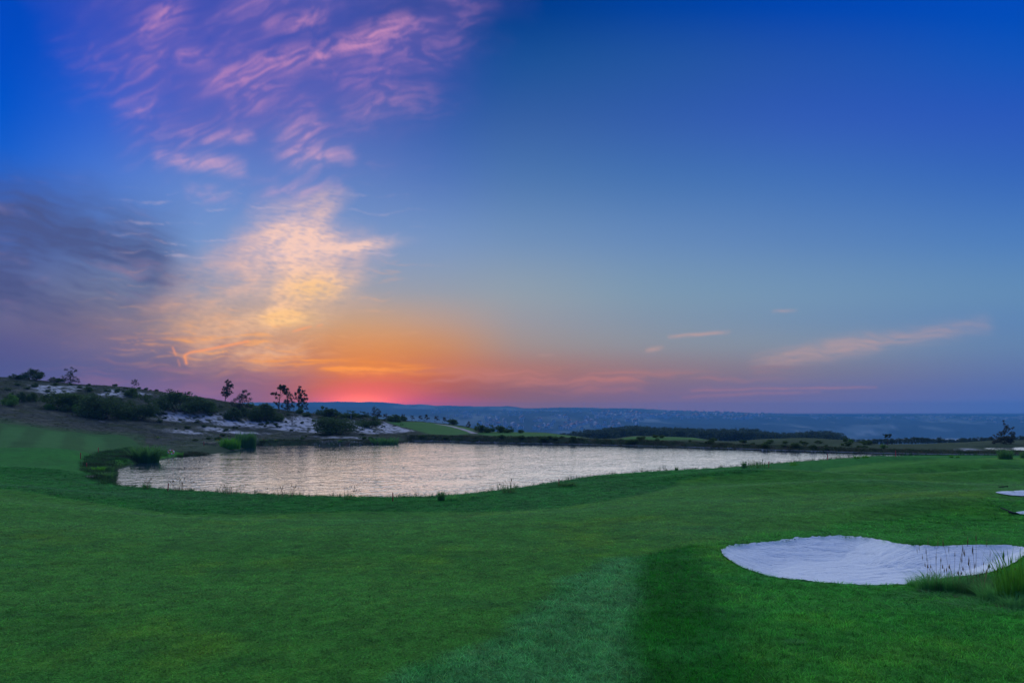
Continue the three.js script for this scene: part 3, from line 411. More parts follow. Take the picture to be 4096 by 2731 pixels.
// ---------------------------------------------------------------- plants
const leafMat = (r, g, b, name) => { const m = new THREE.MeshPhysicalMaterial({ color: new THREE.Color(r, g, b), vertexColors: true, roughness: 1, specularIntensity: 0.15, transmission: 0.5, thickness: 0, side: THREE.DoubleSide }); m.name = name; return m; };
const M = {
  shrub: leafMat(0.062, 0.112, 0.034, 'dark_shrub_leaf'), shrub2: leafMat(0.070, 0.130, 0.026, 'green_shrub_leaf'), bright: leafMat(0.105, 0.240, 0.030, 'fresh_leaf'), euc: leafMat(0.075, 0.088, 0.062, 'grey_leaf'), pine: leafMat(0.050, 0.080, 0.036, 'pine_needles'),
  grass: leafMat(0.14, 0.42, 0.10, 'long_grass'), reed: leafMat(0.100, 0.250, 0.065, 'reed_leaf'), fresh: leafMat(0.110, 0.340, 0.030, 'fresh_grass'), dry: leafMat(0.20, 0.175, 0.095, 'dry_grass'), pale: leafMat(0.26, 0.27, 0.22, 'pale_grass'), yellow: leafMat(0.55, 0.42, 0.03, 'yellow_petals'), orange: leafMat(0.50, 0.16, 0.03, 'orange_petals'),
  bark: new THREE.MeshStandardMaterial({ color: new THREE.Color(0.10, 0.075, 0.065), roughness: 0.95 }), redbark: new THREE.MeshStandardMaterial({ color: new THREE.Color(0.15, 0.085, 0.06), roughness: 0.95 }),
};
function leafCloud(r, blobs, n, size, shell = 0.55) {          // many small leaves through the outer part of each clump
  const pos = [], col = [], tot = blobs.reduce((s, b) => s + b[3] * b[3], 0), v = new THREE.Vector3(), a = new THREE.Vector3(), b3 = new THREE.Vector3(), nn = new THREE.Vector3();
  for (const b of blobs) {
    const k = Math.max(6, Math.round(n * b[3] * b[3] / tot)), sy = b[4] ?? 0.85;
    for (let i = 0; i < k; i++) {
      const u = r() * 2 - 1, ph = r() * 6.2832, q = Math.sqrt(1 - u * u), rad = b[3] * Math.cbrt(shell ** 3 + (1 - shell ** 3) * r()) * (0.86 + 0.3 * noise(Math.cos(ph) * 2 + b[0] * 3, u * 2 + b[1] * 3));
      v.set(b[0] + q * Math.cos(ph) * rad, b[1] + u * rad * sy, b[2] + q * Math.sin(ph) * rad);
      nn.set(q * Math.cos(ph) + (r() - .5) * 1.6, u + (r() - .5) * 1.6, q * Math.sin(ph) + (r() - .5) * 1.6).normalize();
      a.set(r() - .5, r() - .5, r() - .5).cross(nn).normalize(); b3.crossVectors(nn, a);
      const s = size * (0.6 + 0.8 * r()), w = s * 0.55, t = 0.72 + 0.56 * r();
      pos.push(v.x - a.x * s, v.y - a.y * s, v.z - a.z * s, v.x + b3.x * w, v.y + b3.y * w, v.z + b3.z * w, v.x + a.x * s, v.y + a.y * s, v.z + a.z * s);
      for (let q2 = 0; q2 < 3; q2++) col.push(t, t, t * 0.95);
    }
  }
  return geoOf(pos, null, null, col);
}
function limb(p0, p1, r0, r1, bend = 0, seg = 5) {             // tapered, slightly bent branch
  const a = new THREE.Vector3(...p0), b = new THREE.Vector3(...p1), mid = a.clone().lerp(b, 0.5).add(new THREE.Vector3(bend, 0, bend * 0.6)), c = new THREE.QuadraticBezierCurve3(a, mid, b), n = 4, g = new THREE.TubeGeometry(c, n, 1, seg), p = g.attributes.position;
  for (let i = 0; i <= n; i++) { const q = c.getPointAt(i / n), rr = lerp(r0, r1, i / n); for (let k = 0; k <= seg; k++) { const o = i * (seg + 1) + k; p.setXYZ(o, q.x + (p.getX(o) - q.x) * rr, q.y + (p.getY(o) - q.y) * rr, q.z + (p.getZ(o) - q.z) * rr); } }
  g.computeVertexNormals(); g.deleteAttribute('uv'); return g;
}
// --- shrubs: six shapes, one unit wide and one unit high
const bushShapes = [];
for (let s = 0; s < 6; s++) {
  const r = rng(100 + s), blobs = [], stems = [];
  const n = 9 + s;
  for (let i = 0; i < n; i++) { const x = (r() - .5) * 0.78, z = (r() - .5) * 0.6, e = 1 - (Math.abs(x) / 0.5) ** 2, y = 0.14 + r() * 0.56 * e, rad = 0.17 + 0.14 * r() * (0.5 + e); blobs.push([x, y, z, Math.min(rad, 0.97 - y), 0.9]); stems.push(limb([x * .2, -0.04, z * .2], [x * .8, y * .8, z * .8], 0.016, 0.006, (r() - .5) * .1, 4)); }
  for (let i = 0; i < 13; i++) { const x = (r() - .5) * .8, e = 1 - (Math.abs(x) / 0.5) ** 2; blobs.push([x, 0.3 + 0.5 * e * (.6 + .4 * r()) + .12 * r(), (r() - .5) * .4, 0.05 + .05 * r(), 1.3]); }
  bushShapes.push([leafCloud(r, blobs, 3400, 0.045, 0.3), mergeGeometries(stems)]);
}
function bush(px, py, w, h, mat, label, group, opt = {}) {
  const p = hit(px, py, opt.dmin ?? 60, opt.dmax ?? 260), d = -p.z, o = thing(opt.name ?? 'shrub', p, label, opt.category ?? 'shrub', group), [f, s] = bushShapes[(opt.shape ?? Math.round(px * 7 + w)) % 6];
  const W = w / F * d, Hh = h / F * d; o.scale.set(W * 1.08, Hh * 1.28, Math.max(W * 0.75, Hh * .7)); o.rotation.y = (px * 0.37) % 1 - 0.5; p.y -= 0.03 * Hh; o.position.y = p.y;
  part('foliage', f, mat, o); part('stem', s, M.bark, o); return o;
}
// --- trees: clumps given as [across, up, radius] in tree heights
function tree(px, py, hpx, clumps, opt) {
  const p = hit(px, py, opt.dmin ?? 60, opt.dmax ?? 260), d = -p.z, H = hpx / F * d, r = rng(Math.round(px * 13 + py)), o = thing(opt.name ?? 'tree', p, opt.label, 'tree', opt.group); o.position.y -= 0.02 * H; o.scale.setScalar(H);
  const lean = opt.lean ?? 0, topY = opt.trunkTop ?? 0.85, ax = (y) => lean * y, parts = [], blobs = [];
  for (const [x, y, rad] of clumps) { const z = (r() - .5) * 0.24; for (let k = 0; k < 6; k++) blobs.push([x + (r() - .5) * rad * 2.2, y + (r() - .5) * rad * 2, z + (r() - .5) * rad * 1.8, rad * (0.5 + .55 * r()), opt.flat ?? 0.9]); const y0 = Math.max(0.06, Math.min(topY * .97, y - 0.12 - 0.5 * Math.abs(x - ax(y)))); parts.push(limb([ax(y0), y0, 0], [x, y, z], 0.010 * (1.15 - y0), 0.003, (r() - .5) * .04, 4)); }
  part('trunk', limb([0, -0.02, 0], [ax(topY), topY, 0], opt.girth ?? 0.018, 0.005, (opt.bend ?? 0.01), 7), opt.bark ?? M.bark, o);
  if (opt.stems) for (const [x, y] of opt.stems) parts.push(limb([0, 0, 0], [x, y, 0.03], 0.016, 0.005, 0.02, 5));
  part('branches', mergeGeometries(parts), opt.bark ?? M.bark, o);
  part('crown', leafCloud(r, blobs, (opt.leaves ?? 1800) * 1.5, opt.leaf ?? 0.028, opt.shell ?? 0.05), opt.mat ?? M.euc, o);
  return o;
}
const TALL = [[.17, .93, .07], [.12, .8, .09], [.2, .68, .10], [.3, .7, .07], [.05, .62, .09], [-.05, .48, .09], [.12, .5, .10], [.27, .48, .05], [-.08, .35, .08], [.06, .33, .08], [.2, .35, .06], [.37, .42, .045], [-.12, .42, .05], [.1, .98, .03]];
const TWIN = [[.35, .92, .09], [.22, .85, .09], [.42, .75, .11], [.2, .68, .11], [-.02, .7, .09], [-.1, .55, .11], [.4, .55, .12], [.1, .5, .13], [-.3, .45, .11], [-.2, .3, .14], [.1, .28, .15], [.38, .35, .13], [-.35, .25, .1], [.3, .15, .14], [-.05, .15, .14]];
const PINE = [[.09, .93, .08], [.2, .95, .06], [.26, .9, .07], [.15, .84, .07], [.27, .8, .08], [.22, .72, .06], [.3, .7, .06], [-.25, .66, .05], [-.15, .65, .05], [-.07, .67, .045], [0, .64, .04], [-.12, .5, .03], [-.18, .3, .035], [-.1, .27, .04], [-.04, .22, .03]];
const BUSHY = [[.1, .95, .07], [.18, .85, .09], [0, .8, .09], [.2, .65, .12], [-.02, .6, .12], [.3, .5, .09], [-.2, .45, .11], [.1, .4, .14], [-.3, .3, .09], [.28, .3, .11], [-.15, .15, .12], [.12, .15, .12]];
const SLIM = [[.03, .96, .045], [.02, .88, .06], [.08, .8, .07], [.2, .8, .055], [-.05, .72, .06], [.12, .7, .08], [.25, .68, .07], [.02, .6, .07], [.28, .55, .07], [.15, .52, .08], [-.07, .55, .05], [.05, .4, .07], [.25, .4, .07], [.3, .3, .055], [-.05, .3, .055], [.12, .22, .07], [.27, .17, .055], [.03, .12, .055]];
const CREST = [[.05, .93, .09], [-.18, .85, .08], [.2, .78, .1], [0, .72, .1], [-.25, .6, .1], [.15, .58, .12], [-.05, .5, .1], [.3, .42, .11], [.05, .38, .1], [-.35, .35, .12], [.4, .22, .1], [.2, .22, .13], [-.15, .2, .13], [.52, .12, .06], [-.45, .18, .1]];
const SPRIG = [[-.1, .9, .12], [.18, .92, .09], [.05, .75, .13], [-.15, .65, .1], [.3, .62, .1], [.42, .48, .08], [.15, .5, .1], [-.2, .25, .05]];
const SPIRE = [[0, .97, .025], [-.02, .85, .035], [.08, .78, .045], [0, .7, .045], [.2, .7, .055], [.3, .68, .045], [.1, .6, .055], [-.1, .6, .045], [.25, .5, .07], [0, .48, .08], [-.2, .45, .06], [.35, .47, .055], [.5, .35, .05], [.42, .3, .055], [-.3, .33, .07], [-.45, .27, .06], [.15, .3, .12], [-.12, .28, .12], [.3, .2, .11], [0, .12, .14], [-.3, .12, .11], [-.45, .1, .08], [.25, .08, .1]];
tree(70, 382, 16.5, CREST, { label: 'broad open-crowned tree on the upper hill crest by low shrubs', stems: [[.1, .5], [-.15, .4]], dmax: 230 });
tree(134, 388.6, 9.8, SPRIG, { label: 'small lone sapling standing on the bare hill crest', leaves: 700, leaf: .035, dmax: 230 });
tree(225, 401, 22.8, TALL, { label: 'tall slender tree with reddish trunk where the hill crest dips', lean: .1, trunkTop: .9, bark: M.redbark, dmax: 230 });
tree(239.5, 408.5, 19.5, TWIN, { label: 'bushy twin-headed tree just below the slender one', stems: [[.35, .85], [.1, .7]], leaves: 2600, dmax: 230 });
tree(278.6, 409, 24.6, PINE, { name: 'pine_tree', label: 'leaning pine with bare red trunk and one-sided crown', lean: .09, trunkTop: .93, bark: M.redbark, mat: M.pine, leaves: 1900, girth: .022, dmax: 230 });
tree(287.5, 410, 19, BUSHY, { label: 'short dense tree between the pine and the narrow tree', leaves: 2000, dmax: 230 });
tree(298.6, 410, 26, SLIM, { label: 'narrow feathery tree beside the gap to the far ridge', trunkTop: .95, leaves: 1800, dmax: 230 });
tree(292, 425, 17.5, BUSHY.map(([x, y, q]) => [x * .8, .25 + y * .72, q * .9]), { label: 'thin grey sapling on the sand slope below the three trees', leaves: 700, leaf: .02, dmax: 230 });
tree(374, 420, 14, BUSHY.map(([x, y, q]) => [x * 1.5 - .05, y, q * 1.3]), { label: 'dark domed tree at the foot of the dune by the far fairway', leaves: 2400, leaf: .03, dmax: 230 });
tree(385, 421.6, 8.4, SPRIG.map(([x, y, q]) => [x * .9, y, q * 1.1]), { label: 'small round-headed tree beside the far fairway', leaves: 700, leaf: .04 });
tree(1004, 444.5, 24.5, SPIRE, { label: 'lone tall tree with bare spire beside the pale pond', trunkTop: .97, leaves: 2600, dmin: 148, dmax: 300 });
[[412, 419.6, 5.5], [420, 421, 6], [426, 421.4, 7.5], [436, 422, 7], [444, 422.4, 6.5], [403, 420.2, 6.5]].forEach(([x, y, h]) => tree(x, y, h, SPRIG, { name: 'young_tree', label: 'thin young tree in the row at the far end of the fairway', group: 'young trees behind the far fairway', leaves: 360, leaf: .06, dmin: 190 }));
tree(468, 427.2, 6.8, BUSHY, { label: 'dark upright tree beside the cart path bend', leaves: 600, leaf: .05 });
tree(887.6, 446, 10.5, [[0, .9, .16], [.2, .88, .14], [-.2, .88, .14], [.1, .95, .1], [-.1, .95, .1]], { name: 'umbrella_pine', label: 'small umbrella pine on the far shore scrub', mat: M.pine, leaves: 500, leaf: .05, flat: .5, girth: .05, dmin: 140 });

// --- shrubs on the sandy hill and round the lake
const S = (px, py, w, h, mat, label, o) => bush(px, py, w, h, mat, label, undefined, o);
S(34, 379.5, 18, 10.8, M.shrub, 'rounded dark bush on the hill skyline', { dmax: 225 });
S(16, 378.5, 14, 4.5, M.shrub, 'low straggling bush on the skyline beside the rounded one', { dmax: 225 });
S(55, 381.5, 17, 4.6, M.shrub, 'low hedge-like shrubs at the foot of the crest tree', { dmax: 225 });
S(35.5, 386, 7, 3.6, M.shrub, 'tiny round bush below the rounded skyline bush', {});
S(88, 391, 8, 5, M.shrub2, 'small olive bush on the upper slope between sand patches', {});
S(11, 405.5, 17, 11.5, M.bright, 'bright green round bush above the striped tee', {});
S(21, 401.5, 10, 9.8, M.shrub, 'dark bush tucked behind the bright green one', {});
S(32, 401, 11, 8.6, M.shrub2, 'grey-green bush right of the bright green one', {});
S(62, 409, 44, 17, M.shrub2, 'wide spreading thicket at the foot of the hill', { shape: 2 });
S(48.5, 409.5, 10, 6, M.bright, 'light green bush fronting the wide thicket', {});
S(65, 411.5, 11, 8, M.shrub, 'dark bush fronting the wide thicket', {});
S(76, 412.5, 14, 7.8, M.bright, 'yellow-green low bush between thicket and largest bush', {});
S(101, 418, 46, 24.5, M.shrub, 'largest dark bush mass at the hill foot', { shape: 5 });
S(137, 419, 42, 24, M.shrub, 'big domed bush joined to the largest one beside the sand', { shape: 3 });
S(97, 417.6, 8, 4.2, M.bright, 'small light bush in front of the largest dark mass', {});
S(131, 396, 13.5, 7.5, M.shrub2, 'small bush under the lone crest sapling', {});
S(181, 412, 42, 21, M.shrub, 'broad dark bush crowning the white dune', { shape: 4 });
S(206, 412, 24, 12, M.shrub2, 'lower green shoulder bush beside the broad dune bush', {});
S(233, 419.4, 20, 12, M.shrub, 'dark bush on the white slope under the twin-headed tree', {});
S(263, 420.5, 31, 17, M.shrub, 'dense bush on the dune left of the leaning pine', { shape: 1 });
S(279, 420.5, 12, 7, M.shrub2, 'small green bush leaning out of the dense dune bush', {});
S(250.5, 406, 7, 4.4, M.bright, 'light tuft of shrub behind the twin-headed tree', {});
S(244, 415, 12, 8, M.shrub, 'dark shrub round the base of the twin-headed tree', {});
S(300, 413, 9, 6.5, M.shrub2, 'bush at the foot of the narrow feathery tree', {});
S(307, 415.8, 8, 4.6, M.shrub, 'flat bush on the slope beyond the narrow tree', {});
S(327, 417, 23, 10, M.shrub, 'rounded bush on the dune top against the far ridge', { shape: 0 });
S(335, 433.5, 41, 17.2, M.shrub, 'great rounded bush at the foot of the dune near the lake', { shape: 5 });
S(349, 417, 20, 6.6, M.shrub2, 'low row of bushes along the dune top', {});
S(361, 417.3, 14, 6, M.shrub, 'low bush beside the dark domed tree', {});
S(369, 427, 24, 11, M.shrub, 'olive bush on the dune flank under the domed tree', { shape: 3 });
S(394, 421, 15, 6.8, M.shrub2, 'mid-green bush at the near end of the young trees', { dmin: 180 });
S(403, 420.6, 9, 5, M.shrub, 'dark bush among the young trees', { dmin: 180 });
S(452, 424, 12, 5.6, M.shrub2, 'bush on the far edge above the cart path', { dmin: 190 });
for (const [x, w, h] of [[480, 12, 8.4], [490, 11, 7.5], [500, 12, 7], [509, 10, 6]]) S(x, 432 + (x - 480) * 0.01, w, h, M.shrub2, ['tallest bush of the row behind the tee by the cart path', 'second bush in the row behind the tee', 'third bush in the row behind the tee', 'last low bush in the row behind the tee'][(x - 480) / 9.6 | 0], { dmin: 175 });
S(521, 432.5, 6, 3.4, M.shrub2, 'lone small bush past the row behind the tee', { dmin: 175 });
S(883.5, 448, 7.5, 4.4, M.bright, 'bright bush below the small umbrella pine', { dmin: 110 });
S(845.7, 441, 5, 4.6, M.shrub2, 'round green bush at the end of the tee mound', { dmin: 140 });
S(851, 443, 5, 3.6, M.bright, 'light green bush behind the tee mound end', { dmin: 140 });
// low scatter nobody could tell apart
{
  const r = rng(55), add = (n, label, group, mat, box, size) => { for (let i = 0; i < n; i++) { const px = lerp(box[0], box[1], r()), py = lerp(box[2], box[3], r()), p = hit(px, py, 110, 230); if (signed(p.x, p.z, LAKE) < 1.5) continue; const s = size * (0.6 + r()); const d = -p.z, o = thing('low_shrub', p, label, 'shrub', group), [f, st] = bushShapes[Math.floor(r() * 6)]; o.scale.set(s * 1.6, s * 0.8, s * 1.3); o.rotation.y = r() * 6; part('foliage', f, mat, o); part('stem', st, M.bark, o); } };
  add(70, 'low dark heath tuft dotted over the white sand slope', 'heath tufts on the white sand', M.shrub, [155, 335, 405, 431], 0.7);
  add(24, 'low dark heath tuft dotted over the dune flank by the far fairway', 'heath tufts on the dune flank', M.shrub, [340, 418, 420, 432], 0.55);
  add(34, 'low grey-green tuft on the upper hill slope', 'tufts on the upper hill', M.shrub2, [2, 160, 384, 402], 0.8);
  add(40, 'small olive shrub on the grassy far bank of the lake', 'shrubs on the far bank', M.shrub2, [420, 730, 437, 443], 0.9);
  add(26, 'small olive shrub on the rough far bank below the tee mound', 'shrubs below the right tee mound', M.shrub2, [740, 880, 441, 450], 0.8);
  add(16, 'small dark shrub on the flat scrub by the reeds', 'shrubs on the lakeside flat', M.shrub2, [190, 380, 434, 441], 0.7);
}

// --- blades of grass and reeds
function bladesGeo(r, n, spread, h0, h1, w, droop, heads = 0, tone = 0.3) {   // upright strips that bend over; optional seed heads on thin stalks
  const pos = [], idx = [], col = [];
  for (let i = 0; i < n; i++) {
    const a = r() * 6.2832, q = Math.sqrt(r()) * spread, bx = Math.cos(a) * q, bz = Math.sin(a) * q, h = lerp(h0, h1, r()), f = a + (r() - .5) * 1.6, lean = droop * (0.3 + 1.1 * r()) * h, ww = w * (0.6 + .8 * r()), dx = Math.cos(f), dz = Math.sin(f), t = 1 - tone / 2 + tone * r(), seg = 4, base = pos.length / 3, sx = -dz * ww, sz = dx * ww, hd = i < heads;
    for (let k = 0; k <= seg; k++) { const s = k / seg, y = h * (s - (hd ? .08 : 0.22) * droop * s * s * s), o = lean * s * s * (hd ? .5 : 1), e = hd ? 0.5 : (1 - s * s * 0.94); pos.push(bx + dx * o - sx * e, y, bz + dz * o - sz * e, bx + dx * o + sx * e, y, bz + dz * o + sz * e); for (let c = 0; c < 2; c++) col.push(t * (hd ? 1.25 : 1), t * (hd ? 1 : 1), t * (hd ? 1.05 : .95)); }
    for (let k = 0; k < seg; k++) { const b = base + k * 2; idx.push(b, b + 1, b + 2, b + 2, b + 1, b + 3); }
    if (hd) { const o = lean * .5, y = h * (1 - .08 * droop), b = pos.length / 3, L = h * 0.13; for (let k = 0; k < 5; k++) { const g = k * 1.2566, yy = y - L * .45; pos.push(bx + dx * o + Math.cos(g) * ww * 1.7, yy, bz + dz * o + Math.sin(g) * ww * 1.7); col.push(1.4, 1.0, .8); } pos.push(bx + dx * o * 1.02, y + L * .5, bz + dz * o * 1.02, bx + dx * o * .97, y - L, bz + dz * o * .97); col.push(1.4, 1, .8, 1.4, 1, .8); for (let k = 0; k < 5; k++) idx.push(b + k, b + (k + 1) % 5, b + 5, b + (k + 1) % 5, b + k, b + 6); }
  }
  return geoOf(pos, idx, null, col);
}
function clump(name, px, py, wpx, hpx, n, mat, label, opt = {}) {
  const p = opt.at ?? hit(px, py, opt.dmin ?? 8, opt.dmax ?? 260), d = -p.z, W = wpx / F * d, H = hpx / F * d, r = rng(Math.round(px * 31 + py * 7)), o = thing(name, p, label, opt.category ?? (name.includes('reed') ? 'reeds' : 'grass'), opt.group);
  const bl = bladesGeo(r, n, 0.5, 0.45, 1.0, opt.blade ?? Math.max(0.02, 0.35 / (wpx + 4)), opt.droop ?? 0.35, opt.heads ?? 0); o.scale.set(W, H, Math.max(W * .42, H * .3)); o.position.y -= 0.02;
  part('blades', bl, mat, o); if (opt.stalks) part('seed_stalk', bladesGeo(r, opt.stalks, 0.55, 0.8, 1.35, Math.max(0.012, opt.blade ?? .02), 0.6, opt.stalks), M.dry, o);
  return o;
}
clump('reed_bed', 246, 447.5, 20, 18, 420, M.reed, 'dark dense reed bed at the lake corner below the dune', { droop: .15, dmin: 100 });
clump('reed_bed', 230, 448.5, 20, 13, 320, M.fresh, 'light green reeds on the inner side of the dark bed', { droop: .2, dmin: 100 });
clump('reed_bed', 384, 443.8, 28, 8.5, 260, M.reed, 'low reeds on the point where the far shore turns', { droop: .2, dmin: 120 });
clump('grass_clump', 145.6, 463, 26, 24, 520, M.reed, 'large fountain-shaped grass clump overhanging the lake', { droop: .75, dmin: 70 });
clump('grass_clump', 180, 456, 6, 6, 60, M.fresh, 'small upright grass tuft near the life ring', { dmin: 90 });
clump('grass_clump', 96, 471, 16, 7, 220, M.fresh, 'light rank grass on the lake end bank near the red stakes', { droop: .6, dmin: 60, dmax: 110 });
clump('grass_clump', 105, 478, 15, 9, 240, M.reed, 'dark rank grass at the lake end waterline', { droop: .6, dmin: 56, dmax: 110 });
clump('grass_clump', 110, 470, 9, 6, 120, M.reed, 'narrow grass tuft on the inner lake end', { droop: .4, dmin: 60, dmax: 110 });
clump('grass_clump', 90, 477, 7, 3.6, 90, M.pale, 'pale silvery grass patch on the lake end bank', { droop: .8, dmin: 60, dmax: 110 });
clump('grass_clump', 210, 443.6, 13, 4.6, 160, M.pale, 'pale feathery grass on the near-left lake corner', { droop: .8, dmin: 110 });
clump('weed_clump', 146.5, 488.6, 9, 9, 60, M.reed, 'leaning reed tuft on the near bank beside the red stake', { category: 'weeds', droop: .5, stalks: 14, blade: .025, dmax: 75 });
clump('weed_clump', 182, 490.4, 18, 10, 18, M.dry, 'sparse dry weed stalks right of the near red stake', { category: 'weeds', stalks: 22, blade: .008, dmax: 75 });
clump('weed_clump', 232, 493.8, 20, 9, 10, M.dry, 'thin dry stalks against the water on the near bank', { category: 'weeds', stalks: 16, blade: .007, dmax: 75 });
clump('weed_clump', 285, 496.2, 22, 10, 10, M.dry, 'loose group of seed stalks on the middle near bank', { category: 'weeds', stalks: 18, blade: .007, dmax: 75 });
clump('weed_clump', 349, 498.5, 13, 11, 46, M.reed, 'spreading weed clump left of the middle red stake', { category: 'weeds', stalks: 14, droop: .8, blade: .012, dmax: 75 });
clump('weed_clump', 441, 500, 7.5, 12, 150, M.reed, 'dark pointed tuft standing tall on the near bank', { category: 'weeds', droop: .3, dmax: 75 });
clump('weed_clump', 453, 499.4, 12, 8, 110, M.grass, 'rounded grass tuft beside the dark pointed one', { category: 'weeds', droop: .6, dmax: 75 });
clump('weed_clump', 473, 497.2, 6, 5.5, 70, M.grass, 'small grass tuft between the pointed tuft and the reeds', { category: 'weeds', droop: .6, dmax: 75 });
clump('reed_bed', 509.5, 492.4, 17, 11.5, 90, M.reed, 'fan of tall reeds on the near bank of the lake', { droop: .35, blade: .014, stalks: 8, dmax: 80 });
clump('grass_clump', 567, 485.6, 17, 6.8, 170, M.reed, 'thick tuft right beside the red stake on the rising bank', { droop: .6, dmax: 90 });
clump('grass_clump', 676.7, 470, 4, 5, 60, M.reed, 'tiny dark tuft alone on the far part of the near bank', { dmax: 95 });
clump('reed_bed', 757, 467.4, 28, 8.6, 110, M.reed, 'stand of cattail reeds on the near bank in front of the narrow water', { droop: .12, blade: .008, heads: 26, dmax: 100 });
clump('reed_bed', 744, 467.4, 6, 8.4, 90, M.reed, 'dense dark reed tuft at the end of the cattail stand', { droop: .2, dmax: 100 });
clump('reed_bed', 794, 464.8, 9, 5.4, 60, M.fresh, 'small light reed stand past the cattails', { droop: .2, blade: .02, heads: 10, dmax: 110 });
clump('grass_clump', 857, 458, 6, 4, 60, M.fresh, 'bright grass tuft at the tip of the narrow water', { dmin: 80, dmax: 112 });
clump('grass_clump', 866, 457.8, 8, 3.6, 80, M.fresh, 'second bright grass tuft at the tip of the narrow water', { dmin: 80, dmax: 112 });
clump('grass_clump', 951.5, 457, 5, 3.6, 60, M.fresh, 'bright tuft left of a pair on the far fairway edge', { dmin: 80, dmax: 112 });
clump('grass_clump', 958, 457.2, 4.5, 3, 60, M.fresh, 'bright tuft right of a pair on the far fairway edge', { dmin: 80, dmax: 112 });
clump('reed_bed', 1005.5, 458.5, 15, 12, 260, M.reed, 'tall dark reed clump in front of the pale pond', { droop: .3, dmin: 80, dmax: 130 });
clump('reed_bed', 1024, 457.5, 8, 9, 120, M.reed, 'reed clump cut by the picture edge near the pond', { droop: .5, dmin: 80, dmax: 130 });
for (const [x, y, w, h, mat, l] of [[217.5, 442.5, 6, 4, M.yellow, 'small bush of yellow flowers beside the light reeds'], [264, 440.4, 7, 2.2, M.orange, 'low patch of orange flowers on the lakeside flat'], [276, 440.6, 4, 2.4, M.yellow, 'tiny yellow-flowered tuft past the dark reed bed'], [158, 437.6, 3, 2.2, M.yellow, 'tiny yellow-flowered tuft above the big grass clump'], [340, 441.5, 5, 2.6, M.yellow, 'yellow-green flowering tuft near the far shore point']]) { const o = clump('flower_patch', x, y, w, h, 60, M.reed, l, { category: 'flowers', droop: .6, dmin: 100 }); part('petals', leafCloud(rng(x | 0), [[0, .75, 0, .38], [.2, .6, .1, .25], [-.25, .65, 0, .25]], 90, .05, .4), mat, o); }
// long grass at the corner of the big bunker
{
  const rows = [[914, 585, 14, 13, M.grass, 'outermost long grass tuft at the bunker edge', 300, 0], [930, 589, 28, 25, M.grass, 'blue-green tussock overhanging the bunker sand', 620, 0], [951, 591, 30, 26, M.grass, 'middle tussock of long grass by the bunker', 560, 7], [974, 595, 32, 28, M.reed, 'tussock with tall seed stalks before the sand', 560, 9], [996, 601, 34, 30, M.grass, 'rank grass tussock at the foot of the tall reeds', 560, 5], [985, 587, 26, 20, M.reed, 'rear tussock between the seed stalks and the tall reeds', 420, 6], [1014, 607, 30, 22, M.grass, 'front tussock of straw-tinged grass under the tall reeds', 420, 0], [1030, 598, 26, 24, M.grass, 'long grass tussock running out of the picture', 500, 0]];
  for (const [x, y, w, h, m, l, n, st] of rows) clump('grass_tussock', x, y, w, h, Math.round(n * .65), m, l, { droop: .8, blade: .011, stalks: st || undefined, dmax: 30, group: 'tussocks by the big bunker' });
  for (const [x, y, w, h, n] of [[925, 591, 12, 5, 90], [960, 597, 14, 5, 100], [1004, 607, 14, 7, 120]]) clump('dry_grass', x, y, w, h, n, M.dry, ['straw-coloured grass at the front of the outermost tussocks', 'straw-coloured grass before the middle tussocks', 'straw-coloured grass before the tall reeds'][(x - 925) / 39 | 0], { droop: 1, blade: .014, dmax: 30 });
  clump('reed_bed', 1016, 603, 38, 66, 230, M.fresh, 'tall bright green reeds towering at the bunker corner', { droop: .62, blade: .016, heads: 6, dmax: 30 });
  for (const [x, y, k] of [[937, 590, 0], [958, 590, 1], [976, 592, 2]]) clump('seed_stalk_clump', x, y, 20, 44, 4, M.reed, ['first cluster of tall thin seed stalks against the bunker sand', 'middle cluster of tall thin seed stalks against the bunker sand', 'last cluster of tall thin seed stalks near the reeds'][k], { stalks: 9, blade: .010, droop: .5, dmax: 30, category: 'grass' });
  for (const [x, y, w, h, n, l] of [[940, 597, 60, 7, 260, 'short rank grass at the front foot of the middle tussocks'], [985, 606, 60, 9, 300, 'short rank grass at the front foot of the seed-stalk tussocks'], [1010, 613, 40, 8, 200, 'short rank grass in front of the tall bright reeds']]) clump('grass_clump', x, y, w, h, n, M.grass, l, { droop: .9, blade: .006, dmax: 30 });
  clump('grass_clump', 795, 643, 17, 7, 240, M.grass, 'dark tussock standing out of the foreground turf', { droop: .6, blade: .016, dmax: 30 });
}
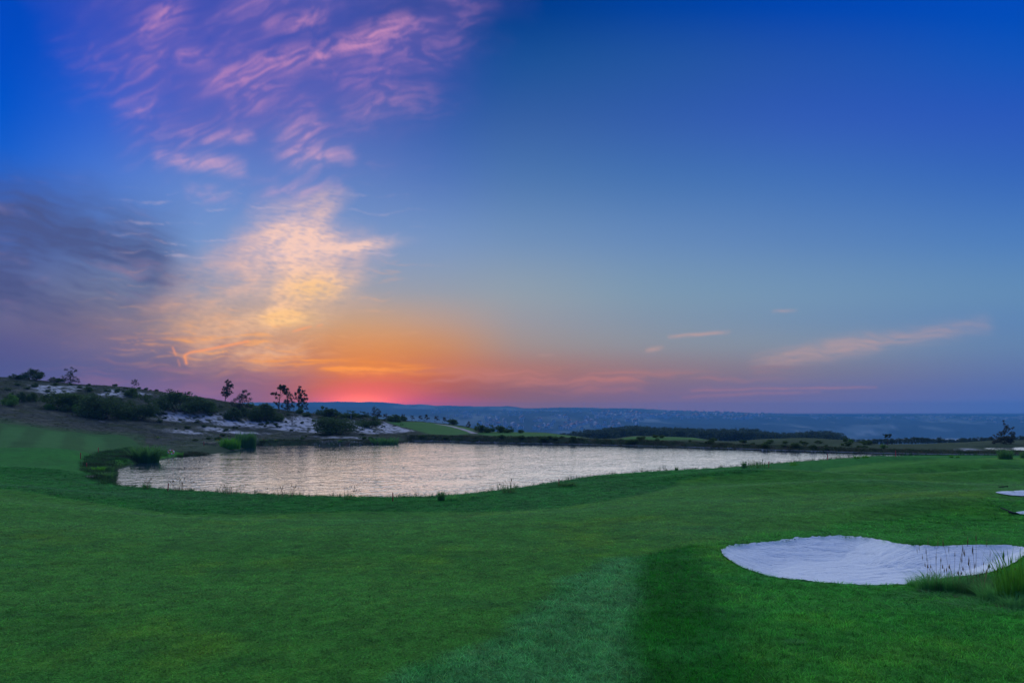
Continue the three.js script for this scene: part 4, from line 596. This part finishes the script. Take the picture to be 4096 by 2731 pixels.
// ---------------------------------------------------------------- red stakes, life ring, rakes, posts
{
  const red = new THREE.MeshStandardMaterial({ color: new THREE.Color(0.62, 0.03, 0.03), roughness: 0.55 });
  const body = new THREE.CylinderGeometry(0.035, 0.035, 0.62, 10); body.translate(0, 0.29, 0);
  const cap = new THREE.ConeGeometry(0.035, 0.05, 10); cap.translate(0, 0.625, 0);
  const st = [[80.5, 458.4, 'red stake left of the lake end, the middle one of three'], [98.3, 452.5, 'farthest of the three red stakes at the lake end'], [86.6, 468.5, 'nearest of the three red stakes at the lake end'], [167.6, 490.5, 'leaning red stake on the near bank by the reed tuft'], [203.9, 445, 'red stake on the far corner beside pale feathery grass'], [220, 438.8, 'red stake behind the light green reeds'], [392.8, 500.6, 'red stake on the near bank in the middle of the lake'], [559, 485.8, 'red stake beside the thick tuft on the rising bank'], [660, 469.7, 'red stake left of the tiny dark tuft'], [768.8, 466.8, 'red stake at the end of the cattail stand'], [827.6, 459.4, 'red stake near the narrow tip of the lake'], [895.7, 456, 'red stake on the far skyline edge of the fairway']];
  for (const [x, y, l] of st) { const p = hit(x, y, 45, 190), o = thing('red_stake', p, l, 'stake', 'red water hazard stakes'); if (x === 167.6) o.rotation.z = -0.12; const k = clamp(-p.z / 70, 1, 1.25); o.scale.set(1.15 * k, k, 1.15 * k); part('shaft', body, red, o); part('tip', cap, red, o); }
  const p = hit(171, 453, 90, 160), o = thing('life_ring', p, 'orange and white life ring lying on the grassy lake bank', 'life ring'); o.position.y += .22; o.rotation.set(-0.75, 0.3, 0.35); o.scale.setScalar(1.25);
  const or = new THREE.MeshStandardMaterial({ color: new THREE.Color(0.70, 0.10, 0.02), roughness: 0.5 }), wh = new THREE.MeshStandardMaterial({ color: new THREE.Color(0.8, 0.8, 0.8), roughness: 0.5 });
  for (let k = 0; k < 4; k++) { const a = new THREE.TorusGeometry(0.3, 0.075, 10, 12, Math.PI / 2 - .42); a.rotateZ(k * Math.PI / 2 + .42); part('segment', a, or, o); const b = new THREE.TorusGeometry(0.3, 0.079, 10, 6, 0.42); b.rotateZ(k * Math.PI / 2); part('band', b, wh, o); }
  part('rope', new THREE.TorusGeometry(0.41, 0.012, 6, 32), wh, o);
  const dark = new THREE.MeshStandardMaterial({ color: new THREE.Color(0.012, 0.013, 0.016), roughness: 0.9 });
  for (const [x0, y0, x1, y1, l] of [[1000.5, 508.6, 1013.5, 513.6, 'dark-handled bunker rake lying beside the sand sliver'], [1002.6, 486.4, 1006, 488.6, 'bunker rake lying far off above the second bunker']]) {
    const a = hit(x0, y0, 20, 80), b = hit(x1, y1, 20, 80), dir = new THREE.Vector3().subVectors(b, a), len = Math.min(dir.length(), 2.1), o2 = thing('bunker_rake', a.clone().add(new THREE.Vector3(0, .04, 0)), l, 'rake', 'bunker rakes');
    o2.quaternion.setFromUnitVectors(new THREE.Vector3(1, 0, 0), dir.clone().normalize());
    const h = new THREE.CylinderGeometry(0.022, 0.022, len, 8); h.rotateZ(Math.PI / 2); h.translate(len / 2, 0.02, 0); part('handle', h, dark, o2);
    const hd = new THREE.BoxGeometry(0.06, 0.05, 0.5); hd.translate(len, 0.02, 0); const head = part('head', hd, dark, o2);
    const tine = new THREE.ConeGeometry(0.012, 0.09, 5); tine.rotateX(Math.PI); for (let k = -5; k <= 5; k++) { const t = part('tine', tine, dark, head); t.position.set(len, -0.04, k * 0.045); }
  }
  const gal = new THREE.MeshStandardMaterial({ color: new THREE.Color(0.5, 0.5, 0.48), roughness: 0.6 });
  const q = hit(351, 418.5, 150, 215), m = thing('marker_post', q, 'thin pale marker post on the dune top among low bushes', 'post'); const g1 = new THREE.CylinderGeometry(.05, .06, 1.9, 8); g1.translate(0, .9, 0); part('post', g1, gal, m); const g2 = new THREE.SphereGeometry(.07, 8, 6); g2.translate(0, 1.88, 0); part('cap', g2, gal, m);
  for (const [x, y, l] of [[940.5, 445.6, 'near wooden power pole with crossarm beyond the scrub'], [926.5, 443, 'farther power pole with crossarm in the trees']]) { const P = hit(x, y, 150, 420), d = x > 930 ? 620 : 700, X = (x - CX) / F * d, b = on(X, -d), o3 = thing('power_pole', b, l, 'power pole', 'power poles'); const s = 9; const sh = new THREE.CylinderGeometry(.11, .15, s, 8); sh.translate(0, s / 2, 0); part('pole', sh, M.bark, o3); const ca = new THREE.BoxGeometry(2.2, .14, .14); ca.translate(0, s - 1, 0); part('crossarm', ca, M.bark, o3); for (const k of [-1, 0, 1]) { const i = new THREE.CylinderGeometry(.06, .06, .3, 6); i.translate(k, s - .8, 0); part('insulator', i, gal, o3); } }
}
// a random spot on the far shore, even along its length
const shoreLen = []; { let s = 0; for (let k = nearShore.length; k < LAKE.length - 1; k++) { s += Math.hypot(LAKE[k + 1][0] - LAKE[k][0], LAKE[k + 1][1] - LAKE[k][1]); shoreLen.push([s, k]); } }
function shoreSpot(r) { const t = r() * shoreLen[shoreLen.length - 1][0], [, k] = shoreLen.find(q => q[0] >= t), f = r(); return [lerp(LAKE[k][0], LAKE[k + 1][0], f), lerp(LAKE[k][1], LAKE[k + 1][1], f)]; }
// stones along the far waterline
{
  const r = rng(9), g = new THREE.IcosahedronGeometry(1, 1), p = g.attributes.position; for (let i = 0; i < p.count; i++) { const v = new THREE.Vector3().fromBufferAttribute(p, i), k = 1 + .22 * noise(v.x * 2 + 3, v.y * 2 + v.z * 3); p.setXYZ(i, v.x * k, v.y * k * .7, v.z * k); } g.computeVertexNormals();
  const spots = []; for (let i = 0; i < 300; i++) { const [x, z0] = shoreSpot(r), z = z0 - 0.1 - r() * .9; if (x < -44 || x > 60) continue; spots.push([x, z]); }
  const im = shadows(new THREE.InstancedMesh(g, new THREE.MeshStandardMaterial({ color: new THREE.Color(0.30, 0.30, 0.29), roughness: .9 }), spots.length)); im.name = 'shore_stones'; const m = new THREE.Matrix4(), e = new THREE.Euler();
  spots.forEach(([x, z], i) => { const s = 0.07 + .16 * r() * r(); m.compose(on(x, z, .02), new THREE.Quaternion().setFromEuler(e.set(r(), r() * 6, r())), new THREE.Vector3(s, s, s)); im.setMatrixAt(i, m); }); scene.add(im); tag(im, 'pale stones strewn along the far waterline', 'stones', null, 'stuff');
}
// ---------------------------------------------------------------- turf blades: mown grass close by, longer grass in the rough and along the water
function blanket(name, label, geoSeed, geoArgs, spots, mat) {
  const g = bladesGeo(rng(geoSeed), ...geoArgs), im = shadows(new THREE.InstancedMesh(g, mat, spots.length)), m = new THREE.Matrix4(), q = new THREE.Quaternion(), up = new THREE.Vector3(0, 1, 0), c = new THREE.Color();
  spots.forEach(([x, y, z, s, sy, rot, col], i) => { m.compose(new THREE.Vector3(x, y, z), q.setFromAxisAngle(up, rot), new THREE.Vector3(s, sy, s)); im.setMatrixAt(i, m); im.setColorAt(i, c.setRGB(...col)); });
  im.name = name; scene.add(im); return tag(im, label, 'grass', null, 'stuff');
}
{
  const r = rng(77), white = leafMat(1, 1, 1, 'turf_blade'), short = [], long = [], fringe = [];
  const scatter = (d0, d1, step) => {
    for (let d = d0; d < d1; d += step) { const wd = d < 36 ? 2.4 : 1.9, n = Math.round(wd * d / step); for (let i = 0; i < n; i++) {
      const dd = d + (r() - .5) * step * 1.6, u = wd * ((i + r()) / n - 0.5), x = u * dd, z = -dd;
      if (signed(x, z, BUNKER) < 0.02 || dd > 27 && x > 18 && (signed(x, z, BUNKER2) < .1 || signed(x, z, BUNKER3) < .1) || dd > 44 && signed(x, z, LAKE) < 1.2) continue;
      const k = cover(x, z); if (k.zone > 1) continue; const v = 0.5 + 1.1 * r(), edge = dd < 27 && signed(x, z, BUNKER) < 0.25;
      const yl = r() < .12 ? 1.7 : 1, col = [k.c[0] * v * yl * 1.25, k.c[1] * v * 1.25, k.c[2] * v * 1.25]; (k.zone || edge ? long : short).push([x, height(x, z) - 0.005, z, step * 1.25, (k.zone ? (k.far ? 0.085 : 0.07) : edge ? 0.085 : 0.028) * (0.45 + 1.1 * r()), r() * 6.28, col]);
    } }
  };
  scatter(5, 13, 0.10); scatter(13, 22, 0.15); scatter(22, 36, 0.26); scatter(36, 66, 0.46);
  blanket('mown_grass', 'closely mown fairway grass blades covering the near ground', 5, [20, 0.62, 0.5, 1, 0.026, 0.8, 0, 1.1], short, white);
  blanket('rough_grass', 'longer mown rough grass round the bunker and above the lake', 6, [20, 0.62, 0.4, 1, 0.030, 0.9, 0, 1.1], long, white);
  for (let i = 0; i < nearShore.length - 1; i++) { const a = LAKE[i], b = LAKE[i + 1], L = Math.hypot(b[0] - a[0], b[1] - a[1]), n = Math.round(L / 0.16); for (let k = 0; k < n; k++) { const t = (k + r()) / n, o = 0.5 + 1.6 * r(), x = lerp(a[0], b[0], t), z = lerp(a[1], b[1], t) + o; if (Math.abs(x / z) > .85) continue; const tuft = smooth(.05, .5, noise(x * .45, z * .45)), v = .6 + .7 * r(); fringe.push([x, height(x, z) - .02, z, .34, (0.2 + .28 * r() + 1.0 * tuft * r() * r()), r() * 6.28, [0.026 * v, 0.115 * v, 0.024 * v]]); } }
  for (const t of [0]) for (let i = 0; i < 5200; i++) { const [x, z0] = shoreSpot(r), z = z0 - .4 - 4.5 * r(); if (signed(x, z, LAKE) < .3) continue; const v = .5 + .8 * r(), dry = r() < .3; fringe.push([x, height(x, z) - .03, z, .9, .25 + .5 * r() * r(), r() * 6.28, dry ? [.12 * v, .115 * v, .06 * v] : [.040 * v, .078 * v, .026 * v]]); }
  { const P = poly([[82, 470], [84, 458], [100, 451], [126, 448], [150, 449], [170, 452], [150, 459], [128, 463], [116, 468], [114, 482], [104, 484], [92, 478]], 55, 130), b = [1e9, -1e9, 1e9, -1e9]; for (const [x, z] of P) { b[0] = Math.min(b[0], x); b[1] = Math.max(b[1], x); b[2] = Math.min(b[2], z); b[3] = Math.max(b[3], z); } for (let i = 0; i < 9000; i++) { const x = lerp(b[0], b[1], r()), z = lerp(b[2], b[3], r()); if (!inPoly(x, z, P) || signed(x, z, LAKE) < .2) continue; const v = .6 + .8 * r(); fringe.push([x, height(x, z) - .03, z, .8, .22 + .5 * r() * r() + .25 * smooth(0, .5, noise(x * .5, z * .5)), r() * 6.28, [.034 * v, (.10 + .06 * noise(x * .3, z * .3)) * v, .026 * v]]); } }
  blanket('shore_grass', 'uncut grass fringe along the banks of the lake', 8, [22, 0.6, 0.4, 1, 0.02, 0.8, 0, .5], fringe, white);
  const wild = []; for (let i = 0; i < 26000; i++) { const px = -30 + 500 * r(), d = lerp(110, 228, Math.sqrt(r())), x = (px - CX) / F * d, z = -d; const k = cover(x, z); if (k.zone !== 2 || k.sand > .35 || signed(x, z, LAKE) < 3) continue; const v = .8 + .7 * r(); wild.push([x, height(x, z) - .03, z, .8, .14 + .3 * r() * r(), r() * 6.28, k.c.map(q => q * v)]); }
  blanket('wild_grass', 'dry wild grass over the sandy hill', 9, [16, 0.6, 0.4, 1, 0.025, 0.9, 0, .5], wild, white);
}
// ---------------------------------------------------------------- pine wood beyond the tees
{
  const pines = []; for (let s = 0; s < 5; s++) { const r = rng(300 + s), bl = []; for (let i = 0; i < 15; i++) { const y = .4 + .52 * r(), e = (1 - y) * .5 + .24; bl.push([(r() - .5) * 1.5 * e, y, (r() - .5) * 1.5 * e, .15 + .08 * r(), .75]); } for (let i = 0; i < 4; i++) bl.push([(r() - .5) * .3, .25 + .25 * r(), (r() - .5) * .3, .12, .8]); pines.push([leafCloud(r, bl, 520, .085, .2), limb([0, -.02, 0], [(r() - .5) * .1, .8, 0], .025, .008, .02, 5)]); }
  const r = rng(31), topPy = pchip([555, 575, 602, 634, 672, 711, 742, 768, 790, 811, 835, 846], [432, 430, 427.5, 425.2, 427, 428, 427.6, 430, 431, 429.6, 430.5, 435]);
  const plant = (px, d, hpy, label, group, name = 'pine_tree') => { const x = (px - CX) / F * d, b = on(x, -d), H = Math.max(4, Math.min(19, EYE - (hpy - HY) / F * d - b.y)), o = thing(name, b, label, 'tree', group), [c, t] = pines[Math.floor(r() * 5)]; o.scale.set(H * (.9 + .5 * r()), H, H); o.rotation.y = r() * 6; part('crown', c, M.pine, o); part('trunk', t, M.bark, o); };
  for (let i = 0; i < 150; i++) { const px = lerp(558, 846, (i + r()) / 150), row = i % 3; plant(px, [430, 500, 590][row] + 40 * r(), topPy(px) + [2.6, 1.2, 0][row] + 2.2 * r() * r(), 'dark pine in the dense wood beyond the tee mounds', 'pine wood beyond the tees'); }
  for (let i = 0; i < 70; i++) { const px = lerp(848, 1030, (i + r()) / 70); plant(px, 330 + 160 * r(), 440.5 + 3 * r() + 1.5 * Math.sin(px * .11), 'dark tree in the thin belt below the lagoon', 'tree belt below the lagoon', 'belt_tree'); }
}
// ---------------------------------------------------------------- village and towns across the valley
{
  const walls = [[.56, .55, .53], [.48, .45, .41], [.62, .61, .60]].map(c => new THREE.MeshStandardMaterial({ color: new THREE.Color(...c), roughness: .9 })), roofs = [[.34, .13, .08], [.27, .12, .08], [.40, .36, .33]].map(c => new THREE.MeshStandardMaterial({ color: new THREE.Color(...c), roughness: .95 })), glass = new THREE.MeshStandardMaterial({ color: new THREE.Color(.03, .035, .04), roughness: .2 });
  const wall = new THREE.BoxGeometry(1, 1.6, 1); wall.translate(0, -.1, 0);
  const roofShape = new THREE.Shape([new THREE.Vector2(-.56, 0), new THREE.Vector2(.56, 0), new THREE.Vector2(0, .42)]), roof = new THREE.ExtrudeGeometry(roofShape, { depth: 1.1, bevelEnabled: false }); roof.translate(0, .7, -.55);
  const flat = new THREE.BoxGeometry(1.04, .08, 1.04); flat.translate(0, .74, 0);
  const win = new THREE.BoxGeometry(.16, .26, .02);
  const r = rng(88), house = (px, py, s, label, group, name, dmin, dmax) => { const p = hit(px, py, dmin, dmax), o = thing(name, p, label, 'house', group); const w = s * (.8 + .6 * r()); o.scale.set(w, s * (.55 + .35 * r()), w * (.7 + .3 * r())); o.position.y += o.scale.y * .3; o.rotation.y = (r() - .5) * 1.4; const wl = part('wall', wall, walls[Math.floor(r() * 3)], o); part('roof', r() < .7 ? roof : flat, roofs[Math.floor(r() * 3)], o); if (dmin < 1900) for (const k of [-.25, .25]) { const q = part('window', win, glass, wl); q.position.set(k, .25, .505); } };
  for (let i = 0; i < 150; i++) { const t = r(), px = 478 + 165 * r(), up = (px - 478) / 165, py = lerp(417, 431.5 - 4 * up, r() ** .8); if (fbm(px / 20, py / 6, 2) < -.18) continue; house(px, py, 15, 'pale house with tiled roof in the hazy village across the valley', 'village houses across the valley', 'village_house', 1500, 4200); }
  for (let i = 0; i < 130; i++) { const px = 600 + 165 * r(), py = 411.5 + 6 * r() ** .7 + (px - 600) * .012; if (fbm(px / 25 + 7, py / 4, 2) < -.2) continue; house(px, py, 17, 'pale building in the far town along the distant slope', 'far town buildings', 'town_house', 2000, 4690); }
  const spots = []; for (let i = 0; i < 1000; i++) { const z = r(), px = z < .4 ? 600 + 180 * r() : z < .75 ? 810 + 220 * r() : 430 + 200 * r(), py = z < .4 ? 410.5 + 8 * r() : z < .75 ? 415.5 + 6 * r() * r() + (px - 900) * .006 : 409 + 8 * r(); if (fbm(px / 22 + 3, py / 2.5, 3) < .02) continue; spots.push(hit(px, py, 2000, 4700)); }
  const im = shadows(new THREE.InstancedMesh(wall, walls[1], spots.length)), m = new THREE.Matrix4(); spots.forEach((p, i) => { const s = 9 + 12 * r(); m.compose(p.add(new THREE.Vector3(0, 2, 0)), new THREE.Quaternion().setFromAxisAngle(new THREE.Vector3(0, 1, 0), r()), new THREE.Vector3(s, 5 + 4 * r(), s * .8)); im.setMatrixAt(i, m); }); im.name = 'distant_buildings'; scene.add(im); tag(im, 'tiny pale buildings scattered over the hazy far slopes', 'buildings', null, 'stuff');
  // wind turbines on the ridge
  const white = new THREE.MeshStandardMaterial({ color: new THREE.Color(.6, .6, .62), roughness: .6 }), tower = new THREE.CylinderGeometry(.5, 1.1, 30, 8); tower.translate(0, 15, 0); const bl = new THREE.ConeGeometry(.5, 13, 4); bl.translate(0, 6.5, 0); bl.scale(1, 1, .3); const nac = new THREE.BoxGeometry(1.4, 1.4, 4);
  for (const [px, a] of [[584, .2], [598, .9], [631, .5], [645, 1.5], [659, .1], [678, .7], [696, 1.2], [703, .4], [724, .9], [757, .3], [773, 1.1], [785, .6]]) { const x = (px - CX) / F * 4690, o = thing('wind_turbine', on(x, -4690), 'tiny white wind turbine on the farthest ridge', 'wind turbine', 'wind turbines on the far ridge'); part('tower', tower, white, o); const n = part('nacelle', nac, white, o); n.position.set(0, 30, 0); for (let k = 0; k < 3; k++) { const b = part('blade', bl, white, n); b.position.set(0, 0, 2.2); b.rotation.z = a + k * 2.0944; } }
}
renderer.render(scene, camera);
